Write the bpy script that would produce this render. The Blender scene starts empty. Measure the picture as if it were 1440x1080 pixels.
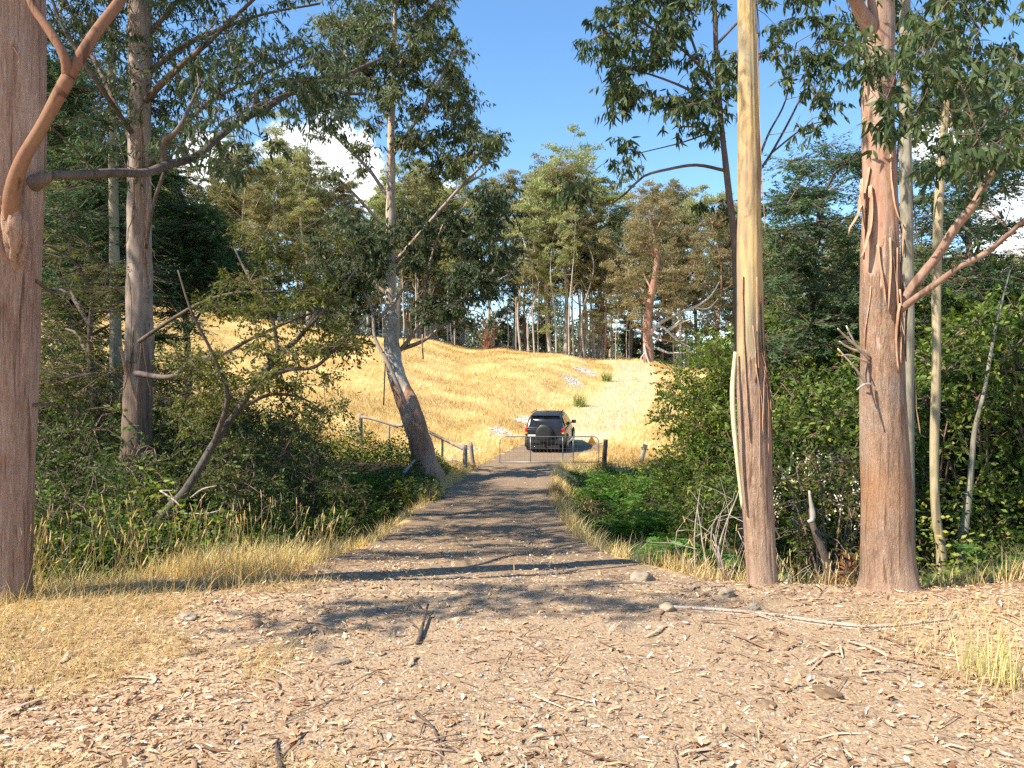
import bpy, math
import numpy as np
from mathutils import Vector
rng = np.random.default_rng(7)
F_PX = 1082.0
CAMZ = 1.6
C = bpy.context.scene.collection
R = math.radians

# ------------------------------------------------------------------ numbers
def P(u, v, Y):
    return np.array([(u-720.0)/F_PX*Y, Y, CAMZ+(540.0-v)/F_PX*Y])

def _hash(ix, iy, iz, seed):
    n = (ix.astype(np.int64)*374761393 + iy.astype(np.int64)*668265263 + iz.astype(np.int64)*2147483647 + seed*1274126177) & 0x7fffffff
    n = ((n ^ (n >> 13))*1274126177) & 0x7fffffff
    n = ((n ^ (n >> 16))*668265263) & 0x7fffffff
    return (n & 0xffffff)/float(0xffffff)

def vnoise(p, seed=0):
    p = np.asarray(p, float)
    i = np.floor(p).astype(np.int64); f = p-i
    f = f*f*(3-2*f)
    out = 0
    for dx in (0, 1):
        for dy in (0, 1):
            for dz in (0, 1):
                w = (f[:, 0] if dx else 1-f[:, 0])*(f[:, 1] if dy else 1-f[:, 1])*(f[:, 2] if dz else 1-f[:, 2])
                out = out+w*_hash(i[:, 0]+dx, i[:, 1]+dy, i[:, 2]+dz, seed)
    return out

def fbm(p, seed=0, oct=3):
    a, s, t = 0.5, 0, 0
    for k in range(oct):
        s = s+a*vnoise(np.asarray(p)*2**k, seed+k*17); t += a; a *= .5
    return s/t

def sstep(a, b, x):
    t = np.clip((x-a)/(b-a), 0, 1); return t*t*(3-2*t)

def unit(v):
    v = np.asarray(v, float)
    return v/np.maximum(np.linalg.norm(v, axis=-1, keepdims=True), 1e-9)

def catmull(pts, step):
    """resample a polyline (n,k) smoothly; the first three columns are xyz"""
    pts = np.asarray(pts, float)
    if len(pts) == 2:
        n = max(2, int(np.linalg.norm(pts[1][:3]-pts[0][:3])/step)+1)
        t = np.linspace(0, 1, n)[:, None]
        return pts[0]*(1-t)+pts[1]*t
    q = np.vstack([2*pts[0]-pts[1], pts, 2*pts[-1]-pts[-2]])
    out = []
    for i in range(1, len(q)-2):
        n = max(1, int(np.linalg.norm(q[i+1][:3]-q[i][:3])/step))
        t = (np.arange(n)/n)[:, None]
        a, b, c, d = q[i-1], q[i], q[i+1], q[i+2]
        out.append(.5*((2*b)+(-a+c)*t+(2*a-5*b+4*c-d)*t**2+(-a+3*b-3*c+d)*t**3))
    out.append(q[-2][None])
    return np.vstack(out)

# ------------------------------------------------------------------ mesh builder
class MB:
    def __init__(s):
        s.v, s.f, s.r, s.n = [], [], [], 0
    def add(s, V, F, rnd=None):
        V = np.asarray(V, float).reshape(-1, 3)
        Fs = F if isinstance(F, list) else [F]
        s.v.append(V)
        for f in Fs:
            f = np.asarray(f, np.int64)
            if len(f): s.f.append(f+s.n)
        s.r.append(np.full(len(V), .5) if rnd is None else np.broadcast_to(rnd, (len(V),)).astype(float))
        s.n += len(V)
        return s
    def box(s, c, size, rz=0., rx=0., rnd=None):
        x, y, z = np.array(size)/2
        V = np.array([[i, j, k] for i in (-x, x) for j in (-y, y) for k in (-z, z)])
        if rx:
            c1, s1 = math.cos(rx), math.sin(rx); V = V@np.array([[1, 0, 0], [0, c1, s1], [0, -s1, c1]])
        c1, s1 = math.cos(rz), math.sin(rz); V = V@np.array([[c1, s1, 0], [-s1, c1, 0], [0, 0, 1]])
        return s.add(V+np.asarray(c), np.array([[0, 1, 3, 2], [4, 6, 7, 5], [0, 4, 5, 1], [2, 3, 7, 6], [0, 2, 6, 4], [1, 5, 7, 3]]), rnd)
    def tube(s, pts, rad, sides=10, amp=0., k=3., m=2., seed=0, flat=None, rnd=None, cap=True):
        pts = np.asarray(pts, float); n = len(pts)
        rad = np.broadcast_to(rad, (n,)).astype(float)
        T = unit(np.gradient(pts, axis=0))
        up = np.array([0., 0, 1]) if abs(T[0][2]) < .9 else np.array([1., 0, 0])
        N = np.zeros_like(T); a = unit(np.cross(up, T[0])); N[0] = a
        for i in range(1, n):
            a = a-T[i]*a.dot(T[i]); a = a/max(np.linalg.norm(a), 1e-9); N[i] = a
        B = np.cross(T, N)
        th = np.arange(sides)/sides*2*math.pi
        ct, st = np.cos(th), np.sin(th)
        fl = 1. if flat is None else flat
        rr = np.repeat(rad[:, None], sides, 1)
        if amp:
            sl = np.concatenate([[0], np.cumsum(np.linalg.norm(np.diff(pts, axis=0), axis=1))])
            q = np.stack([np.tile(ct*k, (n, 1)), np.tile(st*k, (n, 1)), np.repeat((sl*m)[:, None], sides, 1)], -1).reshape(-1, 3)
            q2 = q*np.array([.28, .28, 1.6])
            rr = rr+amp*((fbm(q, seed, 3)-.5)*2+(fbm(q2, seed+5, 2)-.5)*1.6).reshape(n, sides)
        V = pts[:, None]+N[:, None]*(ct[None, :, None]*rr[..., None])+B[:, None]*(st[None, :, None]*rr[..., None]*fl)
        V = V.reshape(-1, 3)
        i = np.arange(n-1)[:, None]*sides; j = np.arange(sides)[None]; j2 = (j+1) % sides
        F = np.stack([i+j, i+j2, i+sides+j2, i+sides+j], -1).reshape(-1, 4)
        fs = [F]
        if cap:
            V = np.vstack([V, pts[0], pts[-1]])
            c0, c1 = n*sides, n*sides+1
            jj = np.arange(sides); k2 = (jj+1) % sides
            fs.append(np.stack([np.full(sides, c0), k2, jj], -1))
            o = (n-1)*sides
            fs.append(np.stack([np.full(sides, c1), o+jj, o+k2], -1))
        return s.add(V, fs, rnd)
    def build(s, name, mat, parent=None, smooth=False):
        V = np.vstack(s.v) if s.v else np.zeros((0, 3))
        if parent is not None: V = V-np.array(parent.location)
        me = bpy.data.meshes.new(name)
        me.vertices.add(len(V)); me.vertices.foreach_set('co', V.astype(np.float32).ravel())
        tot = np.concatenate([np.full(len(f), f.shape[1]) for f in s.f])
        idx = np.concatenate([f.ravel() for f in s.f])
        me.loops.add(len(idx)); me.loops.foreach_set('vertex_index', idx.astype(np.int32))
        me.polygons.add(len(tot))
        st = np.concatenate([[0], np.cumsum(tot)[:-1]])
        me.polygons.foreach_set('loop_start', st.astype(np.int32))
        me.polygons.foreach_set('loop_total', tot.astype(np.int32))
        me.polygons.foreach_set('use_smooth', np.full(len(tot), smooth))
        at = me.attributes.new('rnd', 'FLOAT', 'POINT')
        at.data.foreach_set('value', np.concatenate(s.r).astype(np.float32))
        me.update(calc_edges=True); me.validate()
        if mat: me.materials.append(mat)
        o = bpy.data.objects.new(name, me); C.objects.link(o)
        if parent is not None: o.parent = parent
        return o

def tag(o, label=None, cat=None, group=None, kind=None):
    if label: o['label'] = label
    if cat: o['category'] = cat
    if group: o['group'] = group
    if kind: o['kind'] = kind
    return o

def thing(name, label, cat, loc=(0, 0, 0), group=None):
    o = bpy.data.objects.new(name, None); C.objects.link(o)
    o.empty_display_size = .2
    o.location = [float(a) for a in loc]
    return tag(o, label, cat, group)

def dup(root, loc, rz=0., sc=1., label=None, group=None, tilt=(0, 0)):
    r = root.copy(); C.objects.link(r)
    r.location = [float(a) for a in loc]; r.rotation_euler = (tilt[0], tilt[1], rz)
    r.scale = (sc, sc, sc) if np.isscalar(sc) else sc
    if label: r['label'] = label
    if group: r['group'] = group
    for ch in list(root.children):
        c = ch.copy(); C.objects.link(c); c.parent = r
        for g in list(ch.children):
            d = g.copy(); C.objects.link(d); d.parent = c
    return r

# ------------------------------------------------------------------ materials
def newmat(name):
    m = bpy.data.materials.new(name); m.use_nodes = True
    nt = m.node_tree; nt.nodes.clear()
    return m, nt, nt.nodes, nt.links

def ramp(nt, stops, fac=None, interp='LINEAR'):
    n = nt.nodes.new('ShaderNodeValToRGB'); n.color_ramp.interpolation = interp
    e = n.color_ramp.elements
    while len(e) > 1: e.remove(e[-1])
    e[0].position = stops[0][0]; e[0].color = (*stops[0][1], 1)
    for p, c in stops[1:]:
        x = e.new(p); x.color = (*c, 1)
    if fac is not None: nt.links.new(fac, n.inputs[0])
    return n

def noise(nt, vec, scale, detail=4, rough=.55, mapscale=None, dist=0.):
    if mapscale is not None:
        mp = nt.nodes.new('ShaderNodeMapping'); mp.inputs['Scale'].default_value = mapscale
        nt.links.new(vec, mp.inputs[0]); vec = mp.outputs[0]
    n = nt.nodes.new('ShaderNodeTexNoise'); n.inputs['Scale'].default_value = scale
    n.inputs['Detail'].default_value = detail; n.inputs['Roughness'].default_value = rough
    n.inputs['Distortion'].default_value = dist
    nt.links.new(vec, n.inputs['Vector'])
    return n.outputs[0]

def attr(nt, name):
    n = nt.nodes.new('ShaderNodeAttribute'); n.attribute_name = name
    return n

def mixc(nt, fac, a, b, mode='MIX'):
    n = nt.nodes.new('ShaderNodeMix'); n.data_type = 'RGBA'; n.blend_type = mode
    for s, x in ((0, fac), (6, a), (7, b)):
        if isinstance(x, (int, float)): n.inputs[s].default_value = x
        elif isinstance(x, tuple): n.inputs[s].default_value = (*x, 1)
        else: nt.links.new(x, n.inputs[s])
    return n.outputs[2]

def mth(nt, op, a, b=None, clamp=False):
    n = nt.nodes.new('ShaderNodeMath'); n.operation = op; n.use_clamp = clamp
    for s, x in ((0, a), (1, b)):
        if x is None: continue
        if isinstance(x, (int, float)): n.inputs[s].default_value = x
        else: nt.links.new(x, n.inputs[s])
    return n.outputs[0]

def finish(nt, col, rough=.8, bump=None, bstr=.3, bdist=.02, metal=0., spec=None):
    b = nt.nodes.new('ShaderNodeBsdfPrincipled'); o = nt.nodes.new('ShaderNodeOutputMaterial')
    if isinstance(col, tuple): b.inputs['Base Color'].default_value = (*col, 1)
    else: nt.links.new(col, b.inputs['Base Color'])
    b.inputs['Roughness'].default_value = rough; b.inputs['Metallic'].default_value = metal
    if spec is not None: b.inputs['Specular IOR Level'].default_value = spec
    if bump is not None:
        n = nt.nodes.new('ShaderNodeBump'); n.inputs['Strength'].default_value = bstr; n.inputs['Distance'].default_value = bdist
        nt.links.new(bump, n.inputs['Height']); nt.links.new(n.outputs[0], b.inputs['Normal'])
    nt.links.new(b.outputs[0], o.inputs[0])
    return b

def leafmat(name, stops, trans=.3, rough=.45, objvar=0.):
    m, nt, N, L = newmat(name)
    a = attr(nt, 'rnd')
    r = ramp(nt, stops, a.outputs['Fac'])
    col = r.outputs[0]
    if objvar:
        oi = N.new('ShaderNodeObjectInfo')
        hs = N.new('ShaderNodeHueSaturation')
        L.new(mth(nt, 'ADD', mth(nt, 'MULTIPLY', oi.outputs['Random'], objvar*.14), .5-objvar*.09), hs.inputs['Hue'])
        L.new(mth(nt, 'ADD', mth(nt, 'MULTIPLY', oi.outputs['Random'], objvar), 1-objvar*.5), hs.inputs['Value'])
        L.new(col, hs.inputs['Color']); col = hs.outputs[0]
    b = finish(nt, col, max(rough, .5), spec=.16)
    if trans:
        t = N.new('ShaderNodeBsdfTranslucent')
        hs = N.new('ShaderNodeHueSaturation'); hs.inputs['Value'].default_value = 1.7; hs.inputs['Saturation'].default_value = 1.25
        L.new(col, hs.inputs['Color']); L.new(hs.outputs[0], t.inputs[0])
        mx = N.new('ShaderNodeMixShader'); mx.inputs[0].default_value = trans
        L.new(b.outputs[0], mx.inputs[1]); L.new(t.outputs[0], mx.inputs[2])
        o = [n for n in N if n.type == 'OUTPUT_MATERIAL'][0]; L.new(mx.outputs[0], o.inputs[0])
    return m

def barkmat(name, lo, up=None, zs=None, soft=.6, k=9., stretch=.1, bstr=.7, bd=.02, stain=None, grey=0.):
    """lo / up: colour stops of the fibrous bark below and the smooth bark above height zs"""
    m, nt, N, L = newmat(name)
    tc = N.new('ShaderNodeTexCoord').outputs['Object']
    n1 = noise(nt, tc, k, 7, .65, (1, 1, stretch), .4)
    n2 = noise(nt, tc, k*3.5, 5, .7, (1, 1, stretch*.7))
    big = noise(nt, tc, 1.6, 3, .5, (1, 1, .45))
    f = mth(nt, 'ADD', mth(nt, 'MULTIPLY', n1, .6), mth(nt, 'MULTIPLY', n2, .4))
    f = mth(nt, 'ADD', mth(nt, 'MULTIPLY', mth(nt, 'SUBTRACT', f, .5), 2.3), .5, True)
    big = mth(nt, 'ADD', mth(nt, 'MULTIPLY', mth(nt, 'SUBTRACT', big, .5), 1.6), .5, True)
    n3 = noise(nt, tc, k*2.1, 3, .5, (1, 1, stretch*.5), .8)
    n4 = noise(nt, tc, k*5.5, 5, .75, (1, 1, min(1, stretch*1.6)), .5)
    n5 = noise(nt, tc, k*.9, 5, .7, (1, 1, min(1, stretch*4)), .8)
    f = mth(nt, 'ADD', mth(nt, 'MULTIPLY', f, .7), mth(nt, 'MULTIPLY', mth(nt, 'ADD', mth(nt, 'MULTIPLY', mth(nt, 'SUBTRACT', n5, .5), 2.6), .5, True), .3))
    f = mth(nt, 'ADD', mth(nt, 'MULTIPLY', f, .62), mth(nt, 'MULTIPLY', mth(nt, 'ADD', mth(nt, 'MULTIPLY', mth(nt, 'SUBTRACT', n4, .5), 2.6), .5, True), .38))
    crack = ramp(nt, [(.34, (.42, .38, .35)), (.43, (1, 1, 1))], n3).outputs[0]
    col = mixc(nt, mth(nt, 'MULTIPLY', big, .8), ramp(nt, lo, f).outputs[0], ramp(nt, lo, big).outputs[0])
    col = mixc(nt, .85, col, crack, 'MULTIPLY')
    gp = noise(nt, tc, 3.1, 6, .7, (1, 1, .45), .5)
    col = mixc(nt, mth(nt, 'MULTIPLY', mth(nt, 'MULTIPLY', mth(nt, 'SUBTRACT', gp, .52), 7., True), grey), col, ramp(nt, [(.3, (.16, .14, .12)), (.7, (.40, .36, .32))], n4).outputs[0])
    if stain:
        sz = N.new('ShaderNodeSeparateXYZ'); L.new(tc, sz.inputs[0]); sn = noise(nt, tc, 2.2, 4, .6, (1, 1, .5))
        hz = mth(nt, 'SUBTRACT', 1., mth(nt, 'MULTIPLY', mth(nt, 'ABSOLUTE', mth(nt, 'SUBTRACT', sz.outputs[2], stain[0])), 1/stain[1]), True)
        fs = mth(nt, 'MULTIPLY', mth(nt, 'ADD', mth(nt, 'MULTIPLY', mth(nt, 'SUBTRACT', sn, .5), 3.), mth(nt, 'MULTIPLY', hz, .8)), .9, True)
        col = mixc(nt, fs, col, mixc(nt, .5, stain[2], col))
    bump = f
    if up is not None:
        sx = N.new('ShaderNodeSeparateXYZ'); L.new(tc, sx.inputs[0])
        w = noise(nt, tc, 3.2, 4, .6, (1.6, 1.6, .3))
        zz = mth(nt, 'ADD', sx.outputs[2], mth(nt, 'MULTIPLY', mth(nt, 'SUBTRACT', w, .5), soft*4))
        fz = mth(nt, 'MULTIPLY', mth(nt, 'SUBTRACT', zz, zs-soft*.08), 1/(soft*.16), True)
        pat = noise(nt, tc, 2.6, 4, .6, (1.8, 1.8, .25), .6)
        cu = ramp(nt, up, pat).outputs[0]
        cu = mixc(nt, mth(nt, 'MULTIPLY', n2, .6), cu, ramp(nt, up, n1).outputs[0])
        spot = noise(nt, tc, 7, 5, .7, (1, 1, .35), 1.)
        cu = mixc(nt, .8, cu, ramp(nt, [(.36, (.50, .46, .42)), (.48, (1, 1, 1))], spot).outputs[0], 'MULTIPLY')
        col = mixc(nt, fz, col, cu)
        bump = mth(nt, 'MULTIPLY', f, mth(nt, 'SUBTRACT', 1.0, mth(nt, 'MULTIPLY', fz, .8)))
    finish(nt, col, .85, bump, bstr, bd, spec=.25)
    return m

def simple(name, col, rough=.5, metal=0., var=.0, k=20., bstr=0., spec=None, mapscale=None):
    m, nt, N, L = newmat(name)
    tc = N.new('ShaderNodeTexCoord').outputs['Object']
    f = noise(nt, tc, k, 5, .6, mapscale)
    c0 = tuple(max(0, x*(1-var)) for x in col); c1 = tuple(min(1, x*(1+var)) for x in col)
    finish(nt, ramp(nt, [(.3, c0), (.7, c1)], f).outputs[0], rough, f if bstr else None, bstr, .01, metal, spec)
    return m

# ------------------------------------------------------------------ foliage
def leaves(mb, pos, d, L, W, curl=.25, rnd=None, simple_=False):
    """lanceolate leaves: pos (n,3) base, d (n,3) direction, L,W (n,)"""
    n = len(pos)
    if not n: return
    d = unit(d); side = unit(np.cross(d, unit(rng.normal(size=(n, 3))))); nrm = np.cross(side, d)
    L = np.broadcast_to(L, (n,))[:, None]; W = np.broadcast_to(W, (n,))[:, None]
    if rnd is None: rnd = rng.random(n)
    if simple_:
        a = pos; b = pos+d*L*.45+side*W*.5; c = pos+d*L+nrm*L*curl*.4; e = pos+d*L*.45-side*W*.5
        V = np.stack([a, b, c, e], 1).reshape(-1, 3); i = np.arange(n)[:, None]*4
        mb.add(V, i+np.array([[0, 1, 2, 3]]), np.repeat(rnd, 4)); return
    cv = curl*(.4+rng.random((n, 1)))
    a = pos
    b = pos+d*L*.3+side*W*.5+nrm*L*cv*.10; c = pos+d*L*.3-side*W*.5+nrm*L*cv*.10
    e = pos+d*L*.68+side*W*.38+nrm*L*cv*.42; g = pos+d*L*.68-side*W*.38+nrm*L*cv*.42
    t = pos+d*L+nrm*L*cv*.95
    V = np.stack([a, b, c, e, g, t], 1).reshape(-1, 3); i = np.arange(n)[:, None]*6
    mb.add(V, [i+np.array([[0, 2, 1]]), i+np.array([[1, 2, 4, 3]]), i+np.array([[3, 4, 5]])], np.repeat(rnd, 6))

def sticks(mb, A, B, r0, r1, sag=0., sides=3, rnd=None):
    """many thin 2-segment tapered twigs"""
    A = np.asarray(A, float); B = np.asarray(B, float); n = len(A)
    if not n: return
    M = (A+B)/2; M[:, 2] += np.linalg.norm(B-A, axis=1)*sag
    r0 = np.broadcast_to(r0, (n,)); r1 = np.broadcast_to(r1, (n,))
    d = unit(B-A); s = unit(np.cross(d, unit(rng.normal(size=(n, 3))))); t = np.cross(d, s)
    th = np.arange(sides)/sides*2*math.pi
    ring = (s[:, None]*np.cos(th)[None, :, None]+t[:, None]*np.sin(th)[None, :, None])
    V = np.concatenate([A[:, None]+ring*r0[:, None, None], M[:, None]+ring*((r0+r1)/2)[:, None, None], B[:, None]+ring*r1[:, None, None]], 1).reshape(-1, 3)
    i = (np.arange(n)*sides*3)[:, None]
    j = np.arange(sides)
    q = np.concatenate([np.stack([j, (j+1) % sides, sides+(j+1) % sides, sides+j], -1), np.stack([sides+j, sides+(j+1) % sides, 2*sides+(j+1) % sides, 2*sides+j], -1)])
    mb.add(V, (i[:, None]+q[None]).reshape(-1, 4), None if rnd is None else np.repeat(rnd, sides*3))

def cluster(wood, leaf, c, rad, n, L, W, droop=.8, flat=.7, twr=.004, curl=.3, shade=None, simple_=False):
    """a leafy spray round point c: sub-twigs and leaves along them"""
    k = max(3, n//9)
    e = unit(rng.normal(size=(k, 3)))*(rng.random((k, 1))**.5)*rad; e[:, 2] *= flat
    A = np.repeat(c[None], k, 0)+e*.12; B = c+e
    if wood is not None: sticks(wood, A, B, twr, twr*.4, .12)
    i = rng.integers(0, k, n); t = rng.random(n)**.7
    p = A[i]*(1-t[:, None])+B[i]*t[:, None]; p[:, 2] += np.linalg.norm(e[i], axis=1)*.12*4*t*(1-t)*.5
    p += rng.normal(size=(n, 3))*.02*rad
    d = unit(e[i])*(1-droop)+rng.normal(size=(n, 3))*.38; d[:, 2] -= droop
    base = rng.random() if shade is None else shade
    rnd = np.clip(base*.35+rng.random(n)*.65, 0, 1)
    leaves(leaf, p, d, L*(.65+.6*rng.random(n)), W*(.7+.6*rng.random(n)), curl, rnd, simple_)

def wattle(wood, leaf, c, rad, n, L=.07, W=.02, flat=.22):
    """flat feathery spray: fine leaflets on twigs fanning outwards"""
    k = max(4, n//22)
    a = rng.random(k)*2*math.pi; rr = rad*(.4+.6*rng.random(k))
    e = np.stack([np.cos(a)*rr, np.sin(a)*rr, rng.normal(size=k)*rad*flat-rr*.12], -1)
    A = np.repeat(c[None], k, 0); B = c+e
    if wood is not None: sticks(wood, A, B, .006, .002, .06)
    i = rng.integers(0, k, n); t = .15+.85*rng.random(n)
    p = A[i]*(1-t[:, None])+B[i]*t[:, None]
    sd = unit(np.cross(e[i], [0, 0, 1.]))*np.where(rng.random(n) < .5, 1, -1)[:, None]
    d = sd+unit(e[i])*.7+rng.normal(size=(n, 3))*.3; d[:, 2] -= .15
    sh = rng.random()*.5
    leaves(leaf, p, d, L*(.6+.8*rng.random(n)), W*(.7+.6*rng.random(n)), .2, np.clip(sh+.5*rng.random(n), 0, 1), True)

def near_on(sk, c):
    S = np.array([s[:3] for s in sk]); d = np.linalg.norm(S-c, axis=1)+np.maximum(0, S[:, 2]-c[2]-.2)*.6
    return S[int(np.argmin(d))]

def join_twig(wood, sk, c, r=.012):
    """a curved twig from the nearest limb point to the spray centre"""
    s = near_on(sk, c)
    if np.linalg.norm(s-c) < .05: return
    m = (s+c)/2+rng.normal(size=3)*.08*np.linalg.norm(s-c); m[2] += .10*np.linalg.norm(s-c)
    q = catmull(np.array([s, m, c]), max(.12, np.linalg.norm(s-c)/6))
    wood.tube(q, np.linspace(r, r*.45, len(q)), 5, cap=False)
    for a in q[2:]: sk.append(tuple(a))

def limb(mb, pix, sides=8, amp=0., step=.25, sk=None, seed=0, k=2.5, m=2.):
    """pix rows: (u, v, Y, width in photo pixels)"""
    pts = np.array([[*P(u, v, Y), w*.5*Y/F_PX] for u, v, Y, w in pix])
    q = catmull(pts, step)
    mb.tube(q[:, :3], np.maximum(q[:, 3], .002), sides, amp, k, m, seed)
    if sk is not None:
        for a in q: sk.append(tuple(a[:3]))
    return q

def region(boxes, per, Yr):
    """random spray centres in photo boxes: (u0,u1,v0,v1[,weight])"""
    out = []
    for b in boxes:
        for _ in range(int(per*(b[4] if len(b) > 4 else 1))):
            out.append(P(rng.uniform(b[0], b[1]), rng.uniform(b[2], b[3]), rng.uniform(*Yr)))
    return out
# ------------------------------------------------------------------ terrain
RD = np.array([  # Y, x centre, half width, z
 [-40, 0, 3.0, 0], [2, 0, 3.0, 0], [5, -.15, 2.6, 0], [6.5, -.3, 2.1, -.06], [8, -.4, 1.8, -.25], [11.2, -.47, 1.6, -.68], [15.7, -.5, 1.6, -1.02], [19.2, -.44, 1.6, -1.24],
 [23.9, -.2, 1.6, -1.44], [27.7, .1, 1.6, -1.47], [30, .6, 1.7, -1.45], [33, 1.5, 1.8, -1.38], [37, 2.8, 1.9, -1.16], [41, 4.0, 1.9, -.95], [45, 5., 2.5, -.66],
 [51, 6.5, 2.6, -.05], [60, 8.9, 2.3, 1.1], [70, 11.2, 2.0, 2.3], [80, 12.4, 2.0, 3.5], [88, 11.6, 2.0, 4.3], [96, 8.5, 2.0, 4.8]])
def road(y):
    ys = np.linspace(-40, 96, 700)
    if not hasattr(road, 't'):
        q = catmull(np.c_[RD[:, 0], RD[:, 1], RD[:, 3], RD[:, 2]], .4)
        o = np.argsort(q[:, 0]); road.t = q[o]
    t = road.t
    return np.interp(y, t[:, 0], t[:, 1]), np.interp(y, t[:, 0], t[:, 3]), np.interp(y, t[:, 0], t[:, 2])

PIX = [(60, 572, 32), (250, 590, 30), (450, 618, 29), (560, 642, 28), (620, 655, 28), (650, 600, 40), (700, 560, 50), (650, 520, 64), (600, 479, 82), (700, 491, 86),
 (800, 499, 90), (900, 513, 90), (955, 518, 90), (400, 456, 76), (500, 540, 46), (400, 500, 56), (240, 436, 70), (250, 500, 48), (50, 408, 66), (60, 480, 46), (-250, 400, 66), (-200, 560, 34),
 (930, 645, 34), (945, 612, 40), (950, 560, 52), (945, 530, 72), (1400, 545, 50), (1400, 515, 80), (1200, 550, 52), (1200, 520, 82), (1700, 520, 60),
 (600, 497, 125), (700, 503, 125), (900, 531, 130), (1100, 535, 130), (1400, 530, 130), (300, 462, 110), (0, 430, 110), (-400, 420, 110), (500, 515, 190), (900, 552, 190), (0, 460, 190), (1500, 550, 190)]
XYZ = [(x, y, 0) for x in (-12, -6, 0, 6, 12) for y in (-40, -10, 0, 3)] + [(x, 5, 0.02) for x in (-3, -1, 1, 3)] + \
 [(-4.6, 5.6, -.02), (-6, 5.4, -.05), (-3.4, 6.3, -.03), (-3.0, 7.0, -.12), (-2.4, 7.6, -.2), (-4.5, 7.2, -.75), (-4.2, 8.6, -1.2), (-3.4, 10.5, -1.5), (-5, 12, -1.75), (-9, 14, -1.5), (-3.4, 14, -1.9), (-4, 20, -2.),
  (-8, 22, -1.1), (-14, 20, -.3), (-14, 12, -.6), (-12, 7, -.1), (-8, 8, -.8), (-20, 10, 0), (-22, 20, .4), (-4.5, 25, -1.1), (-3.2, 27, -1.3), (-2.9, 23.5, -.98), (-4.0, 23.6, -1.0), (-3.3, 20.6, -1.7),
  (3.0, 5.8, .0), (4.4, 5.8, .08), (3.4, 6.3, -.03), (5.5, 6.2, .15), (7, 6.5, .15), (2.4, 6.6, -.12), (2.6, 8, -.95), (3.4, 7.6, -.7), (3.5, 11, -1.9), (4, 15, -2.2), (4, 20, -2.3), (4.4, 25, -2.0), (8, 12, -1.5),
  (8, 20, -1.6), (5.2, 8.2, -.4), (7.5, 8.5, -.2), (12, 9, -.1), (13, 20, -1), (7, 28, -1.3), (12, 30, -.9), (20, 12, .2), (20, 25, -.2), (4, 29, -1.65), (3.2, 32, -1.5)] + \
 [(x, y, 0) for x in (-500, -200, 0, 200, 500) for y in (-400, 700, 400)] + [(x, y, 0) for x in (-500, 500, -200, 200) for y in (0, 150)] + [(0, -150, 0)]
_w = lambda c: np.arcsinh(np.asarray(c, float)/8.)*8.
_c = np.array([P(*p) for p in PIX]+[np.array(q, float) for q in XYZ])
_cp = np.c_[_w(_c[:, 0]), _w(_c[:, 1])]
def _k(r2):
    return .5*r2*np.log(r2+1e-12)
_n = len(_cp)
_A = np.zeros((_n+3, _n+3))
_A[:_n, :_n] = _k(((_cp[:, None]-_cp[None])**2).sum(-1))+np.eye(_n)*1.0
_A[:_n, _n] = 1; _A[:_n, _n+1:] = _cp; _A[_n, :_n] = 1; _A[_n+1:, :_n] = _cp.T
_sol = np.linalg.solve(_A, np.r_[_c[:, 2], 0, 0, 0])
def base_z(x, y):
    out = np.zeros(len(x))
    for i in range(0, len(x), 20000):
        q = np.c_[_w(x[i:i+20000]), _w(y[i:i+20000])]
        out[i:i+20000] = _k(((q[:, None]-_cp[None])**2).sum(-1))@_sol[:_n]+_sol[_n]+q@_sol[_n+1:]
    return out
def gz(x, y, micro=True):
    x = np.atleast_1d(np.asarray(x, float)); y = np.atleast_1d(np.asarray(y, float))
    z = base_z(x, y)
    xc, hw, zr = road(y)
    t = np.abs(x-xc)
    w = (1-sstep(hw*.9, hw+.9+4.5*sstep(34, 46, y), t))*(1-sstep(90, 96, y))
    z = z*(1-w)+zr*w
    if micro:
        d = np.hypot(x, y)
        am = np.where(y > 30, .10, .035)
        z = z+(fbm(np.c_[x*.9, y*.9, x*0], 3, 3)-.5)*am*np.where((t < hw) & (y > 6), .5, 1)
    return z
def gz1(x, y): return float(gz([x], [y])[0])
def G(x, y): return np.array([x, y, gz1(x, y)])

def axis(segs):
    out = [segs[0][0]]
    for a, b, s in segs:
        n = max(1, int(round((b-a)/s))); out += list(a+(b-a)*(np.arange(n)+1)/n)
    return np.array(out)
xs = axis([(-700, -120, 58), (-120, -30, 2.2), (-30, -9, .42), (-9, 9, .1), (9, 30, .42), (30, 120, 2.2), (120, 700, 58)])
ys = axis([(-400, -40, 60), (-40, 1, 1.6), (1, 12, .09), (12, 42, .28), (42, 130, .9), (130, 220, 6), (220, 900, 60)])
def grid(xs, ys):
    X, Y = np.meshgrid(xs, ys); nx, ny = len(xs), len(ys)
    i = np.arange(ny-1)[:, None]*nx+np.arange(nx-1)[None]
    return X.ravel(), Y.ravel(), np.stack([i, i+1, i+nx+1, i+nx], -1).reshape(-1, 4)

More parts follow.
